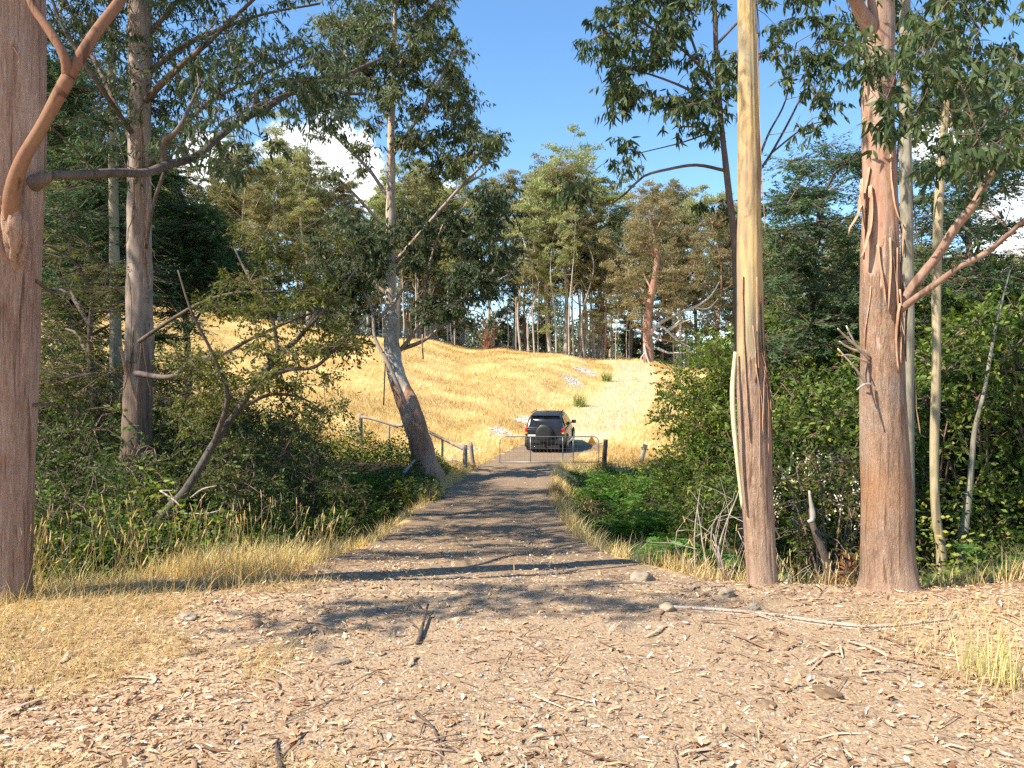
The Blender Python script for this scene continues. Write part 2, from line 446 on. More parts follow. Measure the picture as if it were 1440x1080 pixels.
def masks(x, y):
    """where each kind of soil lies: gravel, litter, straw, dark gully soil, pale stones"""
    xc, hw, zr = road(y)
    e = (fbm(np.c_[x*1.3, y*1.3, x*0], 11, 3)-.5)*1.1
    t = np.abs(x-xc)+e
    fore = 1-sstep(5.6, 7.0, y+(e*1.2))
    grav = np.maximum((1-sstep(hw-.25, hw+.25, t))*(1-sstep(34, 39, y+e*3)), 0)
    grav = np.maximum(grav*sstep(5, 7, y), fore*(1-sstep(1.2, 3.2, np.abs(x-.6)+e*1.5))*.9)
    straw = sstep(27, 30, y+e*3+np.where(x < -3, .1*(x+3), 0)+np.where(x > 3, -.7, 0))
    straw = np.maximum(straw, (1-sstep(6.2, 7.6, y+e*2))*sstep(2.6, 4.4, -x+e*2)*.75)
    edge = (1-sstep(.3, 1.2, t-hw))*sstep(6, 8, y)*(y < 30)
    straw = np.maximum(straw, edge*.8)
    tr = np.maximum(1-sstep(.0, 1.0, np.abs(np.abs(x-xc)-.85)-.2+e*.5), .60*(1-sstep(0, 1, t-hw+.3))*(.35+1.1*fbm(np.c_[x*1.1, y*.5, x*0], 71, 3)))*sstep(35, 39, y)*(1-sstep(84, 92, y))
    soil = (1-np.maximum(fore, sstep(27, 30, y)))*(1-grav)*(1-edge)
    wh = np.zeros_like(x)
    for u, v, Y, rx, ry in ((806, 541, 62, .8, 2.), (822, 525, 70, .8, 2.2), (742, 585, 44, .6, 1.6), (706, 605, 38.5, .5, 1.4), (655, 614, 33, .5, 1.2), (640, 640, 29.5, .4, .7), (815, 513, 80, .8, 2)):
        p = P(u, v, Y); d = ((x-p[0])/rx)**2+((y-p[1])/ry)**2
        wh = np.maximum(wh, 1-sstep(.2, 1.4, d+(fbm(np.c_[x*2.5, y*2.5, x*0], 5, 3)-.5)*4.5))
    return dict(m_gravel=grav, m_straw=straw, m_soil=soil, m_track=tr, m_white=wh)

def add_masks(o, x, y):
    for k, v in masks(x, y).items():
        a = o.data.attributes.new(k, 'FLOAT', 'POINT'); a.data.foreach_set('value', v.astype(np.float32))

def ground_mat():
    m, nt, N, L = newmat('soil and litter')
    tc = N.new('ShaderNodeTexCoord').outputs['Object']
    n_fine = noise(nt, tc, 38, 6, .7); n_mid = noise(nt, tc, 6, 5, .6); n_big = noise(nt, tc, .7, 4, .55)
    vo = N.new('ShaderNodeTexVoronoi'); vo.inputs['Scale'].default_value = 78; vo.inputs['Randomness'].default_value = 1
    L.new(tc, vo.inputs['Vector'])
    sv = N.new('ShaderNodeSeparateColor'); L.new(vo.outputs['Color'], sv.inputs[0])
    # leaf litter and dust
    lit = ramp(nt, [(.25, (.17, .11, .064)), (.45, (.33, .225, .135)), (.6, (.44, .315, .195)), (.8, (.56, .425, .28))], n_fine).outputs[0]
    lit = mixc(nt, .45, lit, ramp(nt, [(0, (.22, .14, .085)), (.5, (.40, .28, .175)), (1, (.58, .45, .31))], sv.outputs[0]).outputs[0])
    grv = ramp(nt, [(.25, (.12, .075, .042)), (.5, (.215, .143, .083)), (.75, (.34, .24, .15))], n_fine).outputs[0]
    grv = mixc(nt, .5, grv, ramp(nt, [(0, (.13, .088, .056)), (.6, (.24, .175, .115)), (1, (.42, .33, .235))], sv.outputs[1]).outputs[0])
    st_n = noise(nt, tc, 14, 6, .7, (1, .35, 1))
    straw = ramp(nt, [(.25, (.34, .23, .09)), (.5, (.53, .38, .16)), (.75, (.67, .52, .26))], st_n).outputs[0]
    straw = mixc(nt, mth(nt, 'MULTIPLY', n_big, .45), straw, (.50, .36, .16))
    sx_ = N.new('ShaderNodeSeparateXYZ'); L.new(tc, sx_.inputs[0])
    near = mth(nt, 'SUBTRACT', 1., mth(nt, 'MULTIPLY', mth(nt, 'SUBTRACT', sx_.outputs[1], 5.5), .35), True)
    grv = mixc(nt, mth(nt, 'MULTIPLY', near, .62), grv, lit)
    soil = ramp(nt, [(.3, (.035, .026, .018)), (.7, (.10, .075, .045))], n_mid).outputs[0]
    trk = ramp(nt, [(.3, (.36, .27, .17)), (.7, (.60, .48, .32))], n_fine).outputs[0]
    wht = ramp(nt, [(.3, (.36, .31, .26)), (.7, (.62, .57, .51))], sv.outputs[2]).outputs[0]
    def msk(nm, w=.5):
        a = attr(nt, nm).outputs['Fac']
        return mth(nt, 'MULTIPLY', mth(nt, 'SUBTRACT', mth(nt, 'ADD', a, mth(nt, 'MULTIPLY', mth(nt, 'SUBTRACT', n_mid, .5), w)), .35), 3.3, True)
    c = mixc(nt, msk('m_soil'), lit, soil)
    c = mixc(nt, msk('m_straw'), c, straw)
    c = mixc(nt, msk('m_gravel', .9), c, grv)
    c = mixc(nt, mth(nt, 'MULTIPLY', msk('m_track', .9), .8), c, trk)
    c = mixc(nt, msk('m_white', 1.2), c, wht)
    h = mth(nt, 'ADD', mth(nt, 'MULTIPLY', n_fine, .6), mth(nt, 'MULTIPLY', vo.outputs['Distance'], -.6))
    finish(nt, c, .95, h, .8, .008, spec=.15)
    return m
M_ground = ground_mat()

X, Y, Fg = grid(xs, ys)
Z = gz(X, Y)
xc_, hw_, _ = road(Y)
Z = Z-.035*(1-sstep(hw_-.25, hw_, np.abs(X-xc_)))*sstep(6.7, 7.4, Y)*(Y < 92)
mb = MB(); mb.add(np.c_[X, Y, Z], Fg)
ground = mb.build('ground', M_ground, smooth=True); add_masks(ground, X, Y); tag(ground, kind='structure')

def strip(name, y0, y1, step):
    yy = np.arange(y0, y1, step); tt = np.linspace(-1, 1, 41)
    xc, hw, _ = road(yy)
    X = (xc[:, None]+hw[:, None]*1.08*tt[None]); Y = np.repeat(yy[:, None], 41, 1)
    x, y = X.ravel(), Y.ravel()
    z = gz(x, y)+.008
    tt2 = np.tile(tt, len(yy)); z = z-.06*sstep(.93, 1., np.abs(tt2))-.012*(1-sstep(y0, y0+.5, y))
    n = 41; i = np.arange(len(yy)-1)[:, None]*n+np.arange(n-1)[None]
    F = np.stack([i, i+1, i+n+1, i+n], -1).reshape(-1, 4)
    # two wheel ruts
    xcr = np.repeat(xc, 41); z = z-.02*np.exp(-((np.abs(x-xcr)-.78)/.22)**2)
    mb = MB(); mb.add(np.c_[x, y, z], F)
    o = mb.build(name, M_ground, smooth=True); add_masks(o, x, y); return tag(o, kind='structure')
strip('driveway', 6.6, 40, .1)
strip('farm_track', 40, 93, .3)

# ------------------------------------------------------------------ sun, sky, camera
sc = bpy.context.scene
SUN_EL, SUN_DIR = R(47), unit(np.array([-.90, -.44, 0]))   # towards the sun
sd = np.array([SUN_DIR[0]*math.cos(SUN_EL), SUN_DIR[1]*math.cos(SUN_EL), math.sin(SUN_EL)])
sl = bpy.data.lights.new('sun', 'SUN'); sl.energy = 5.0; sl.angle = R(.5); sl.color = (1, .91, .765)
so = bpy.data.objects.new('sun', sl); C.objects.link(so)
so.rotation_euler = Vector(sd).to_track_quat('Z', 'Y').to_euler(); so.location = (-20, -10, 30)
w = bpy.data.worlds.new('World'); sc.world = w; w.use_nodes = True
nt = w.node_tree; nt.nodes.clear()
sky = nt.nodes.new('ShaderNodeTexSky'); sky.sky_type = 'NISHITA'; sky.sun_disc = False
sky.sun_elevation = SUN_EL; sky.sun_rotation = math.atan2(sd[0], sd[1]) % (2*math.pi)
sky.air_density = 1.0; sky.dust_density = .0; sky.ozone_density = 3.2
bg = nt.nodes.new('ShaderNodeBackground'); bg.inputs[1].default_value = .115
wo = nt.nodes.new('ShaderNodeOutputWorld')
hs = nt.nodes.new('ShaderNodeHueSaturation'); hs.inputs['Saturation'].default_value = 1.13; hs.inputs['Hue'].default_value = .497; hs.inputs['Value'].default_value = 1.1
nt.links.new(sky.outputs[0], hs.inputs['Color'])
# cumulus banks low in the sky
tc = nt.nodes.new('ShaderNodeTexCoord').outputs['Generated']
cl = noise(nt, tc, 9, 7, .6); cl2 = noise(nt, tc, 26, 6, .6)
msk = None
for u, v, s in ((455, 235, 30), (425, 232, 28), (492, 245, 26), (440, 212, 20), (1425, 325, 22), (1470, 300, 30), (300, 240, 24), (620, 300, 18), (1330, 190, 16)):
    d = unit(P(u, v, 1.)-np.array([0, 0, CAMZ]))
    dp = nt.nodes.new('ShaderNodeVectorMath'); dp.operation = 'DISTANCE'; nt.links.new(tc, dp.inputs[0]); dp.inputs[1].default_value = tuple(d)
    k = mth(nt, 'SUBTRACT', 1.0, mth(nt, 'DIVIDE', dp.outputs['Value'], s/420.))
    msk = k if msk is None else mth(nt, 'MAXIMUM', msk, k)
cm = mth(nt, 'ADD', msk, mth(nt, 'MULTIPLY', mth(nt, 'SUBTRACT', cl, .5), 2.2))
cm = mth(nt, 'ADD', cm, mth(nt, 'MULTIPLY', mth(nt, 'SUBTRACT', cl2, .5), 1.))
cm = mth(nt, 'MULTIPLY', mth(nt, 'SUBTRACT', cm, .05), 3.5, True)
ccol = ramp(nt, [(.3, (6.2, 6.6, 7.4)), (.7, (8.6, 8.6, 8.6))], cl2).outputs[0]
nt.links.new(mixc(nt, cm, hs.outputs[0], ccol), bg.inputs[0]); nt.links.new(bg.outputs[0], wo.inputs[0])
cam = bpy.data.cameras.new('camera'); cam.sensor_width = 36; cam.lens = F_PX/1440*36; cam.clip_end = 3000; cam.clip_start = .05
co = bpy.data.objects.new('camera', cam); C.objects.link(co); co.location = (0, 0, CAMZ); co.rotation_euler = (R(90), 0, 0)
sc.camera = co
sc.view_settings.view_transform = 'Standard'; sc.view_settings.look = 'None'; sc.view_settings.exposure = 1.12; sc.view_settings.gamma = 1
sc.cycles.use_denoising = False
sc.cycles.sample_clamp_indirect = 4.0
sc.cycles.max_bounces = 6; sc.cycles.diffuse_bounces = 3; sc.cycles.glossy_bounces = 2; sc.cycles.transmission_bounces = 3; sc.cycles.transparent_max_bounces = 6
sc.cycles.caustics_reflective = False; sc.cycles.caustics_refractive = False
# ------------------------------------------------------------------ near trees
B_red = barkmat('reddish fibrous bark', [(.2, (.18, .085, .055)), (.42, (.40, .225, .155)), (.6, (.55, .36, .265)), (.8, (.70, .52, .42))], k=11, stretch=.09, bstr=1., bd=.03, grey=.15)
B_smooth = barkmat('smooth yellow grey bark', [(.2, (.15, .085, .055)), (.45, (.33, .21, .14)), (.65, (.46, .32, .22)), (.85, (.58, .43, .32))],
                   [(.33, (.17, .125, .08)), (.42, (.27, .235, .155)), (.47, (.42, .32, .17)), (.53, (.52, .35, .155)), (.59, (.33, .225, .13)), (.68, (.25, .22, .155))], 1.95, .5, k=12, stretch=.12, bstr=.9, grey=.35)
B_b = barkmat('brown bark peeling to pink grey', [(.2, (.13, .075, .05)), (.45, (.29, .18, .12)), (.62, (.40, .27, .19)), (.85, (.54, .41, .31))],
              [(.25, (.22, .14, .10)), (.42, (.43, .33, .26)), (.56, (.33, .17, .11)), (.75, (.52, .38, .29))], 2.55, .9, k=13, stretch=.14, bstr=1., grey=.6, stain=(.85, .55, (.42, .19, .07)))
B_grey = barkmat('grey green bark', [(.25, (.12, .105, .08)), (.5, (.25, .225, .165)), (.75, (.38, .35, .26))], k=8, stretch=.12, bstr=.4, bd=.01)
B_dark = barkmat('dark bark', [(.25, (.05, .035, .028)), (.5, (.13, .095, .075)), (.75, (.24, .18, .14))], k=12, stretch=.12)
B_twig = simple('twig bark', (.17, .10, .075), .8, var=.4)
B_white = simple('bleached dead wood', (.36, .31, .26), .8, var=.25, k=12)
B_strip = barkmat('peeled bark strip', [(.2, (.20, .10, .06)), (.5, (.42, .25, .16)), (.8, (.66, .47, .34))], k=25, stretch=.08, bstr=.4, bd=.006)
L_euc = leafmat('eucalypt leaves', [(0, (.030, .052, .022)), (.45, (.062, .095, .038)), (.85, (.125, .155, .065)), (.97, (.22, .23, .11)), (1, (.42, .20, .06))], .3, .38)
L_eucd = leafmat('dark eucalypt leaves', [(0, (.028, .045, .022)), (.5, (.060, .088, .040)), (.9, (.12, .145, .07)), (1, (.18, .18, .08))], .28, .38)
L_mid = leafmat('olive eucalypt leaves', [(0, (.045, .065, .028)), (.45, (.09, .12, .05)), (.85, (.17, .19, .085)), (1, (.26, .25, .13))], .3, .38)
L_wat = leafmat('wattle leaves', [(0, (.026, .062, .024)), (.5, (.065, .125, .055)), (1, (.15, .22, .09))], .25, .6)
L_yel = leafmat('olive small leaves', [(0, (.05, .065, .02)), (.5, (.11, .125, .035)), (1, (.22, .21, .07))], .35, .45)
L_bright = leafmat('bright green leaves', [(0, (.07, .12, .018)), (.5, (.15, .225, .032)), (1, (.30, .35, .07))], .35, .45)
L_bram = leafmat('bramble leaves', [(0, (.028, .055, .012)), (.45, (.075, .125, .024)), (.8, (.19, .245, .045)), (1, (.36, .32, .07))], .25, .5)

B_gstick = simple('grey dead twigs', (.33, .28, .23), .85, var=.4)
def strips(root, axis_q, zlo, zhi, n, face, seed=0, Lr=(.3, .9), w=.03, curl=.12):
    """ribbons of bark hanging from a trunk; axis_q rows xyz,r"""
    for k in range(n):
        z = rng.uniform(zlo, zhi); L = rng.uniform(*Lr)
        a = face+rng.normal()*.75
        zz = np.linspace(z, z-L, 9); q = []
        hang = rng.random() < .75
        for i, h in enumerate(zz):
            j = int(np.argmin(np.abs(axis_q[:, 2]-h))); c = axis_q[j, :3].copy(); r = axis_q[j, 3]
            t = i/8.; off = (curl*rng.uniform(.6, 1.3)*t**2.2 if hang else curl*(1-t)**2.5)+.004
            aa = a+.15*math.sin(t*3+k)
            q.append([c[0]+math.cos(aa)*(r+off), c[1]+math.sin(aa)*(r+off), h])
        q = catmull(np.array(q), .04)
        mb = MB(); ww = w*rng.uniform(.5, 1.5)
        t = np.linspace(0, 1, len(q))
        mb.tube(q, ww*.5*(1-.7*t**2)+.003, 8, .004, 2, 6, k+seed, flat=.22)
        mb.build('bark_strip', B_strip, root, True)

def trunk(root, pix, mat, sides=40, amp=.012, k=5., m=2.2, seed=0, extra=None, step=.05, name='trunk', sink=.25):
    pts = np.array([[*P(u, v, Y), w*.5*Y/F_PX] for u, v, Y, w in pix])
    b = pts[0].copy(); g = gz1(b[0], b[1]); b[2] = min(b[2], g)-sink; pts = np.vstack([b, pts])
    if extra is not None: pts = np.vstack([pts, np.array(extra, float)])
    q = catmull(pts, step)
    mb = MB(); mb.tube(q[:, :3], np.maximum(q[:, 3], .01), sides, amp, k, m, seed)
    mb.build(name, mat, root, True)
    return q

def at_base(u, v, Y):
    p = P(u, v, Y); return (p[0], p[1], gz1(p[0], p[1]))

def crown(root, sk, cs, leafm, rad=(.35, .6), n=90, L=.11, W=.026, droop=.8, tw=.010, name='crown', flat=.7, kind='c', woodm=None, curl=.3):
    wood, leaf = MB(), MB()
    sk = list(sk)
    for c in cs:
        join_twig(wood, sk, c, tw)
        r = rng.uniform(*rad)
        if kind == 'c': cluster(wood, leaf, c, r, int(n*rng.uniform(.6, 1.4)), L, W, droop, flat, tw*.35, curl)
        else: wattle(wood, leaf, c, r, int(n*rng.uniform(.7, 1.3)), L, W)
    wood.build('twigs', woodm or B_twig, root, True)
    return leaf.build(name, leafm, root)

# --- big reddish trunk at the left edge
t1 = thing('eucalyptus_tree', 'thick reddish trunk cut by the left edge, smooth orange limb curving up from it', 'tree', at_base(-4, 850, 5.6))
q1 = trunk(t1, [(-8, 862, 5.6, 100), (-6, 820, 5.6, 88), (-3, 700, 5.6, 88), (1, 500, 5.6, 92), (4, 300, 5.6, 98), (6, 250, 5.6, 98), (8, 60, 5.6, 100), (8, -200, 5.6, 96)], B_red, 72, .016, 9., 1.1, 1,
           extra=[[-3.6, 5.7, 7.5, .22], [-3.4, 5.9, 11, .14], [-3.2, 6.2, 14, .05]])
m = MB(); sk = [tuple(a[:3]) for a in q1[-40:]]; skb = []
limb(m, [(24, 400, 5.62, 8), (22, 350, 5.52, 18), (18, 300, 5.36, 25), (19, 265, 5.29, 22), (32, 225, 5.25, 19), (58, 180, 5.25, 17), (82, 135, 5.25, 18), (97, 108, 5.25, 19)], 20, .004, .04, seed=3)
limb(m, [(97, 108, 5.25, 17), (118, 72, 5.3, 16), (140, 38, 5.4, 15), (168, 2, 5.5, 14), (210, -60, 5.8, 11), (290, -160, 6.4, 7), (400, -300, 7.2, 3)], 16, .003, .05, sk=sk, seed=4)
limb(m, [(95, 112, 5.25, 15), (90, 78, 5.2, 13), (66, 38, 5.2, 12), (46, 8, 5.2, 11), (30, -40, 5.2, 10), (-20, -160, 5.3, 6)], 16, .003, .05, sk=sk, seed=5)
cm_ = MB(); limb(cm_, [(18, 420, 5.6, 8), (22, 375, 5.47, 18), (22, 335, 5.40, 28), (20, 305, 5.37, 27), (20, 285, 5.38, 19)], 24, .03, .03, seed=44, k=6, m=6); cm_.build('branch_collar', B_red, t1, True)
m.build('upper_limb', barkmat('smooth orange limb bark', [(.2, (.13, .06, .04)), (.5, (.26, .125, .075)), (.8, (.25, .16, .08))], k=7, stretch=.5, bstr=.25, bd=.01), t1, True)
m = MB()
limb(m, [(30, 262, 5.6, 34), (52, 256, 5.55, 22), (72, 247, 5.6, 13), (110, 246, 5.9, 12), (160, 243, 6.3, 12), (205, 243, 6.9, 12), (236, 232, 7.4, 12), (275, 220, 8, 10.5), (305, 195, 8.6, 10), (335, 172, 9, 9.5),
          (380, 148, 9.5, 9), (415, 126, 10, 9), (452, 110, 10.3, 8), (485, 106, 10.5, 7), (515, 92, 10.8, 5), (545, 78, 11, 3)], 14, .003, .08, sk=skb, seed=6)
limb(m, [(232, 236, 7.4, 10), (231, 200, 7.3, 8), (248, 185, 7.2, 7), (262, 160, 7.3, 5), (280, 120, 7.5, 3)], 10, .002, .06, sk=skb, seed=7)
limb(m, [(452, 112, 10.3, 6), (480, 130, 10.5, 5), (515, 132, 10.7, 4)], 8, 0, .1, sk=skb)
limb(m, [(232, 240, 7.4, 6), (215, 290, 7.4, 5), (205, 350, 7.5, 4)], 8, 0, .1, sk=[])
m.build('side_limb', B_dark, t1, True)
cs = region([(225, 400, 150, 235, 1.0), (270, 440, 60, 160, 1.1), (420, 540, 30, 140, .8), (300, 350, 180, 240, .4), (410, 480, 120, 185, .35)], 16, (7.6, 10.3))
crown(t1, skb, cs, L_eucd, (.3, .55), 90, .105, .024, .75, .008, 'hanging_leaves')
cs = [np.array([rng.uniform(-6.5, -.5), rng.uniform(4.8, 8.6), rng.uniform(6.3, 13)]) for _ in range(130)]+[np.array([rng.uniform(-10.5, -5), rng.uniform(2.8, 6.6), rng.uniform(5.9, 9.4)]) for _ in range(90)]+[np.array([rng.uniform(-10, -5.2), rng.uniform(2.2, 4.3), rng.uniform(5.9, 7.8)]) for _ in range(60)]  # last two batches: unseen sprays added off-frame to shade the verge and driveway
cs = [c for c in cs if abs((c[0]+3.75)*.44-(c[1]-5.6)*.90) > 1.3]  # gap cut in the crown towards the sun so the trunk stays lit
crown(t1, sk, cs, L_eucd, (.5, .9), 130, .13, .034, .7, .014)
for a, b in (((52, 395, 5.6), (120, 470, 6.4)), ((48, 570, 5.6), (110, 585, 6.3)), ((50, 160, 5.7), (150, 265, 7.5))):
    pa, pb = P(*a), P(*b); q = catmull(np.array([pa, (pa+pb)/2+[0, 0, .05], pb]), .1); m = MB(); m.tube(q, np.linspace(.012, .004, len(q)), 8); m.build('dead_branch', B_dark, t1, True)
strips(t1, q1, 2.2, 4.8, 12, -1.2, w=.02, Lr=(.15, .5), curl=.04)

# --- second left trunk, in the gully
t2 = thing('eucalyptus_tree', 'tall pale trunk rising from the shaded left gully, strips of bark hanging down its side', 'tree', at_base(190, 700, 13))
q2 = trunk(t2, [(190, 720, 13, 40), (192, 600, 13, 38), (196, 480, 13, 36), (196, 300, 13, 32), (196, 200, 13, 29), (197, 60, 13, 31), (197, -60, 13, 28)],
           barkmat('pale trunk, dark below', [(.25, (.07, .045, .033)), (.5, (.17, .115, .085)), (.75, (.28, .20, .15))], [(.3, (.14, .10, .075)), (.5, (.29, .22, .18)), (.7, (.40, .32, .27))], 3.9, 1.0, k=10, stretch=.06), 40, .02, 7, 1.6, 8,
           extra=[[-6.2, 13.1, 11, .13], [-6.0, 13.2, 15, .05]])
m = MB(); sk = [tuple(a[:3]) for a in q2[q2[:, 2] > 6.0]]
for pts in ([(197, 150, 13, 10), (240, 105, 12.6, 9), (290, 62, 12.2, 7), (345, 10, 12, 5), (400, -40, 12, 3)],
            [(200, 110, 13, 9), (250, 70, 13, 7), (300, 45, 13.2, 6), (370, 20, 13.4, 4), (450, 5, 13.6, 3)],
            [(195, 200, 13, 9), (160, 150, 12.5, 7), (120, 90, 12, 6), (85, 30, 12, 5), (60, -40, 12, 3)],
            [(192, 215, 13, 8), (150, 120, 13.5, 6), (110, 40, 14, 5), (80, -30, 14, 3)],
            [(200, 60, 13, 8), (250, 0, 13, 6), (300, -60, 13, 4)], [(195, 250, 13, 7), (245, 190, 12.5, 6), (300, 140, 12.2, 5), (360, 110, 12, 4), (420, 80, 12, 2.5)]):
    limb(m, pts, 8, .003, .15, sk=sk)
m.build('branches', B_dark, t2, True)
cs = region([(130, 280, 40, 170, 1.6), (100, 200, -60, 60, .9), (200, 430, -60, 70, 1.8), (240, 400, 60, 150, .9), (60, 130, -40, 60, .5), (120, 190, 150, 240, .4)], 22, (11.6, 14.2))
cs += [np.array([rng.uniform(-10, -3), rng.uniform(8.0, 16.5), rng.uniform(8.4, 12.5)]) for _ in range(210)]  # extra sprays mostly above the view, added to cast shade on the driveway
crown(t2, sk, cs, L_eucd, (.45, .85), 84, .12, .028, .75, .010)
strips(t2, q2, 2.0, 6.2, 16, -1.5, w=.05, Lr=(.5, 1.6), curl=.18)

# --- slim stem beside it
t3 = thing('slender_tree', 'slim pale grey stem just left of the pale gully trunk', 'tree', at_base(160, 690, 16))
q3 = trunk(t3, [(163, 700, 16, 17), (163, 520, 16, 16), (160, 300, 16, 13), (157, 100, 16, 11), (154, -60, 16, 9)], B_grey, 16, .006, 4, 1.5, 9, extra=[[-8.4, 16, 12.5, .03]], step=.15)
cs = [P(rng.uniform(90, 230), rng.uniform(-120, 40), rng.uniform(15.4, 16.8)) for _ in range(26)]+[np.array([rng.uniform(-17, -7), rng.uniform(9, 16.5), rng.uniform(9.0, 13)]) for _ in range(210)]  # second batch added as a shade caster, mostly out of view
crown(t3, [tuple(a[:3]) for a in q3 if a[2] > 6], cs, L_eucd, (.5, .95), 110, .14, .036, .7, .01)

# --- leaning tree with the spread crown in the gully
t4 = thing('leaning_tree', 'crooked grey small-leaved tree leaning right over the shaded left gully', 'tree', at_base(208, 770, 10.2))
q4 = trunk(t4, [(212, 762, 10.2, 15), (232, 722, 10.3, 14), (262, 688, 10.4, 12), (300, 625, 10.6, 10), (335, 575, 10.8, 8), (362, 535, 11, 11), (392, 500, 11.2, 9), (425, 470, 11.4, 6), (455, 425, 11.6, 3)], barkmat('lichened dark bark', [(.2, (.04, .03, .025)), (.5, (.10, .08, .062)), (.75, (.16, .14, .11)), (.9, (.32, .31, .26))], k=6, stretch=.6, bstr=.4, bd=.01), 20, .008, 5, 3, 10, step=.08)
m = MB(); sk = [tuple(a[:3]) for a in q4[len(q4)//3:]]
for pts in ([(300, 625, 10.6, 8), (320, 560, 10.4, 7), (300, 500, 10.2, 5), (270, 440, 10, 4), (250, 380, 10, 2)],
            [(362, 535, 11, 8), (405, 520, 11, 6), (445, 515, 11, 5), (480, 480, 11, 4), (515, 450, 11, 2)],
            [(335, 575, 10.8, 6), (380, 555, 11, 5), (425, 560, 11.2, 3), (455, 580, 11.3, 2)],
            [(392, 500, 11.2, 6), (380, 440, 11.4, 5), (350, 390, 11.6, 4), (330, 350, 11.8, 2)],
            [(425, 470, 11.4, 5), (470, 420, 11.6, 4), (500, 380, 11.8, 2.5)],
            [(190, 525, 12.4, 9), (240, 530, 12, 7), (270, 508, 11.6, 6.5), (315, 497, 11.3, 6), (350, 478, 11.1, 5), (400, 455, 11.1, 4), (440, 440, 11.2, 3)],
            [(196, 480, 12.6, 6), (240, 450, 12, 5), (285, 425, 11.8, 5), (330, 412, 11.6, 4), (390, 410, 11.5, 3)]):
    limb(m, pts, 8, .002, .1, sk=sk)
m.build('branches', B_dark, t4, True)
cs = region([(230, 330, 480, 560, .5), (300, 480, 330, 420, .7), (350, 500, 420, 520, 1.5), (440, 525, 440, 500, .7), (390, 480, 520, 600, .8), (300, 400, 470, 560, .9), (240, 330, 490, 600, .8), (280, 420, 370, 440, .9), (250, 340, 560, 680, .6), (400, 470, 360, 430, .6)], 15, (10, 12))
crown(t4, sk, cs, L_yel, (.28, .52), 190, .055, .022, .25, .006, flat=.6)
m = MB()
for pts in ([(225, 690, 9.7, 4), (247, 705, 9.5, 4), (255, 715, 9.4, 2)], [(268, 700, 9.6, 4), (285, 688, 9.4, 4), (305, 683, 9.3, 2)], [(255, 722, 9.6, 3), (290, 722, 9.4, 3.5), (308, 718, 9.3, 2)], [(225, 690, 9.7, 4), (250, 690, 9.7, 3)]):
    limb(m, [(a_, b_, c_, d_*.6) for a_, b_, c_, d_ in pts], 6, .002, .05)
m.build('dead_twigs', B_gstick, t4, True)

# --- leaning trunk by the gate with the big crown
t5 = thing('leaning_eucalyptus', 'leaning eucalypt with torn reddish bark in front of the rail fence left of the gate', 'tree', at_base(600, 655, 23.5))
B_lean = barkmat('torn bark', [(.2, (.15, .065, .038)), (.45, (.36, .18, .11)), (.65, (.50, .29, .19)), (.85, (.62, .46, .34))], [(.3, (.36, .31, .26)), (.5, (.46, .41, .35)), (.7, (.40, .35, .30))], 2.9, .5, k=8, stretch=.08)
q5 = trunk(t5, [(604, 672, 23.5, 44), (598, 650, 23.5, 36), (590, 620, 23.5, 33), (578, 580, 23.6, 30), (564, 545, 23.9, 26), (554, 515, 24.0, 23), (551, 480, 24.05, 21), (550, 455, 24.05, 20), (549, 445, 24.05, 18), (547, 438, 24.05, 9), (547, 435, 24.05, 4)],
           B_lean, 36, .05, 5, 1.6, 12, step=.12)
m = MB(); q5 = limb(m, [(560, 530, 24.15, 12), (553, 500, 24.35, 14), (549, 460, 24.6, 15), (549, 430, 24.7, 15), (550, 300, 24.8, 13), (550, 200, 24.8, 11), (553, 100, 24.8, 8), (556, 20, 24.8, 5), (558, -80, 24.8, 2)], 20, .03, .15, seed=31); m.build('upper_stem', barkmat('pale stem bark', [(.25, (.26, .17, .12)), (.5, (.46, .36, .27)), (.75, (.62, .53, .43))], k=5, stretch=.15, bstr=.3), t5, True)
m = MB(); sk = [tuple(a[:3]) for a in q5[q5[:, 2] > 4.]]
lims = ([(553, 372, 24.8, 7), (585, 335, 24.4, 6), (615, 300, 24, 5), (655, 255, 24, 4.5), (690, 222, 24, 3)],
        [(556, 385, 24.8, 6), (600, 320, 25.2, 5), (640, 270, 25.5, 4), (680, 245, 25.6, 2.5)],
        [(549, 285, 24.8, 6), (520, 240, 25, 5), (480, 200, 25.2, 4), (440, 160, 25.4, 2.5)],
        [(550, 330, 24.8, 5), (505, 280, 24.4, 4), (470, 245, 24, 3)],
        [(551, 220, 24.8, 6), (585, 170, 24.5, 5), (620, 110, 24.2, 4), (645, 60, 24, 2.5)],
        [(552, 160, 24.8, 5), (515, 110, 25, 4), (480, 70, 25.4, 2.5)], [(554, 80, 24.8, 4), (590, 30, 24.6, 3), (620, -10, 24.6, 2)], [(550, 120, 24.8, 5), (575, 60, 24.2, 3), (585, 0, 24, 2)],
        [(582, 600, 23.3, 6), (565, 555, 23.2, 6), (545, 510, 23.2, 6), (527, 475, 23.3, 5), (524, 440, 23.4, 4), (505, 400, 23.5, 3), (480, 370, 23.6, 2)],
        [(552, 505, 24.3, 7), (575, 478, 24, 6), (597, 450, 23.8, 5), (640, 425, 23.6, 4), (700, 395, 23.6, 3), (725, 380, 23.6, 2)],
        [(560, 492, 24.4, 7), (585, 484, 24, 6), (603, 474, 23.7, 5), (625, 455, 23.5, 3)],
        [(597, 450, 23.8, 5), (598, 400, 23.8, 4), (610, 350, 23.8, 3), (625, 310, 24, 2)],
        [(530, 450, 23.4, 4), (550, 430, 23.6, 5), (572, 400, 23.8, 3)], [(549, 420, 24.8, 4), (515, 385, 25, 4), (480, 350, 25.2, 2)])
for pts in lims: limb(m, pts, 7, .004, .25, sk=sk)
m.build('branches', barkmat('branch bark', [(.3, (.20, .14, .11)), (.6, (.42, .33, .26))], k=6, stretch=.4, bstr=.2), t5, True)
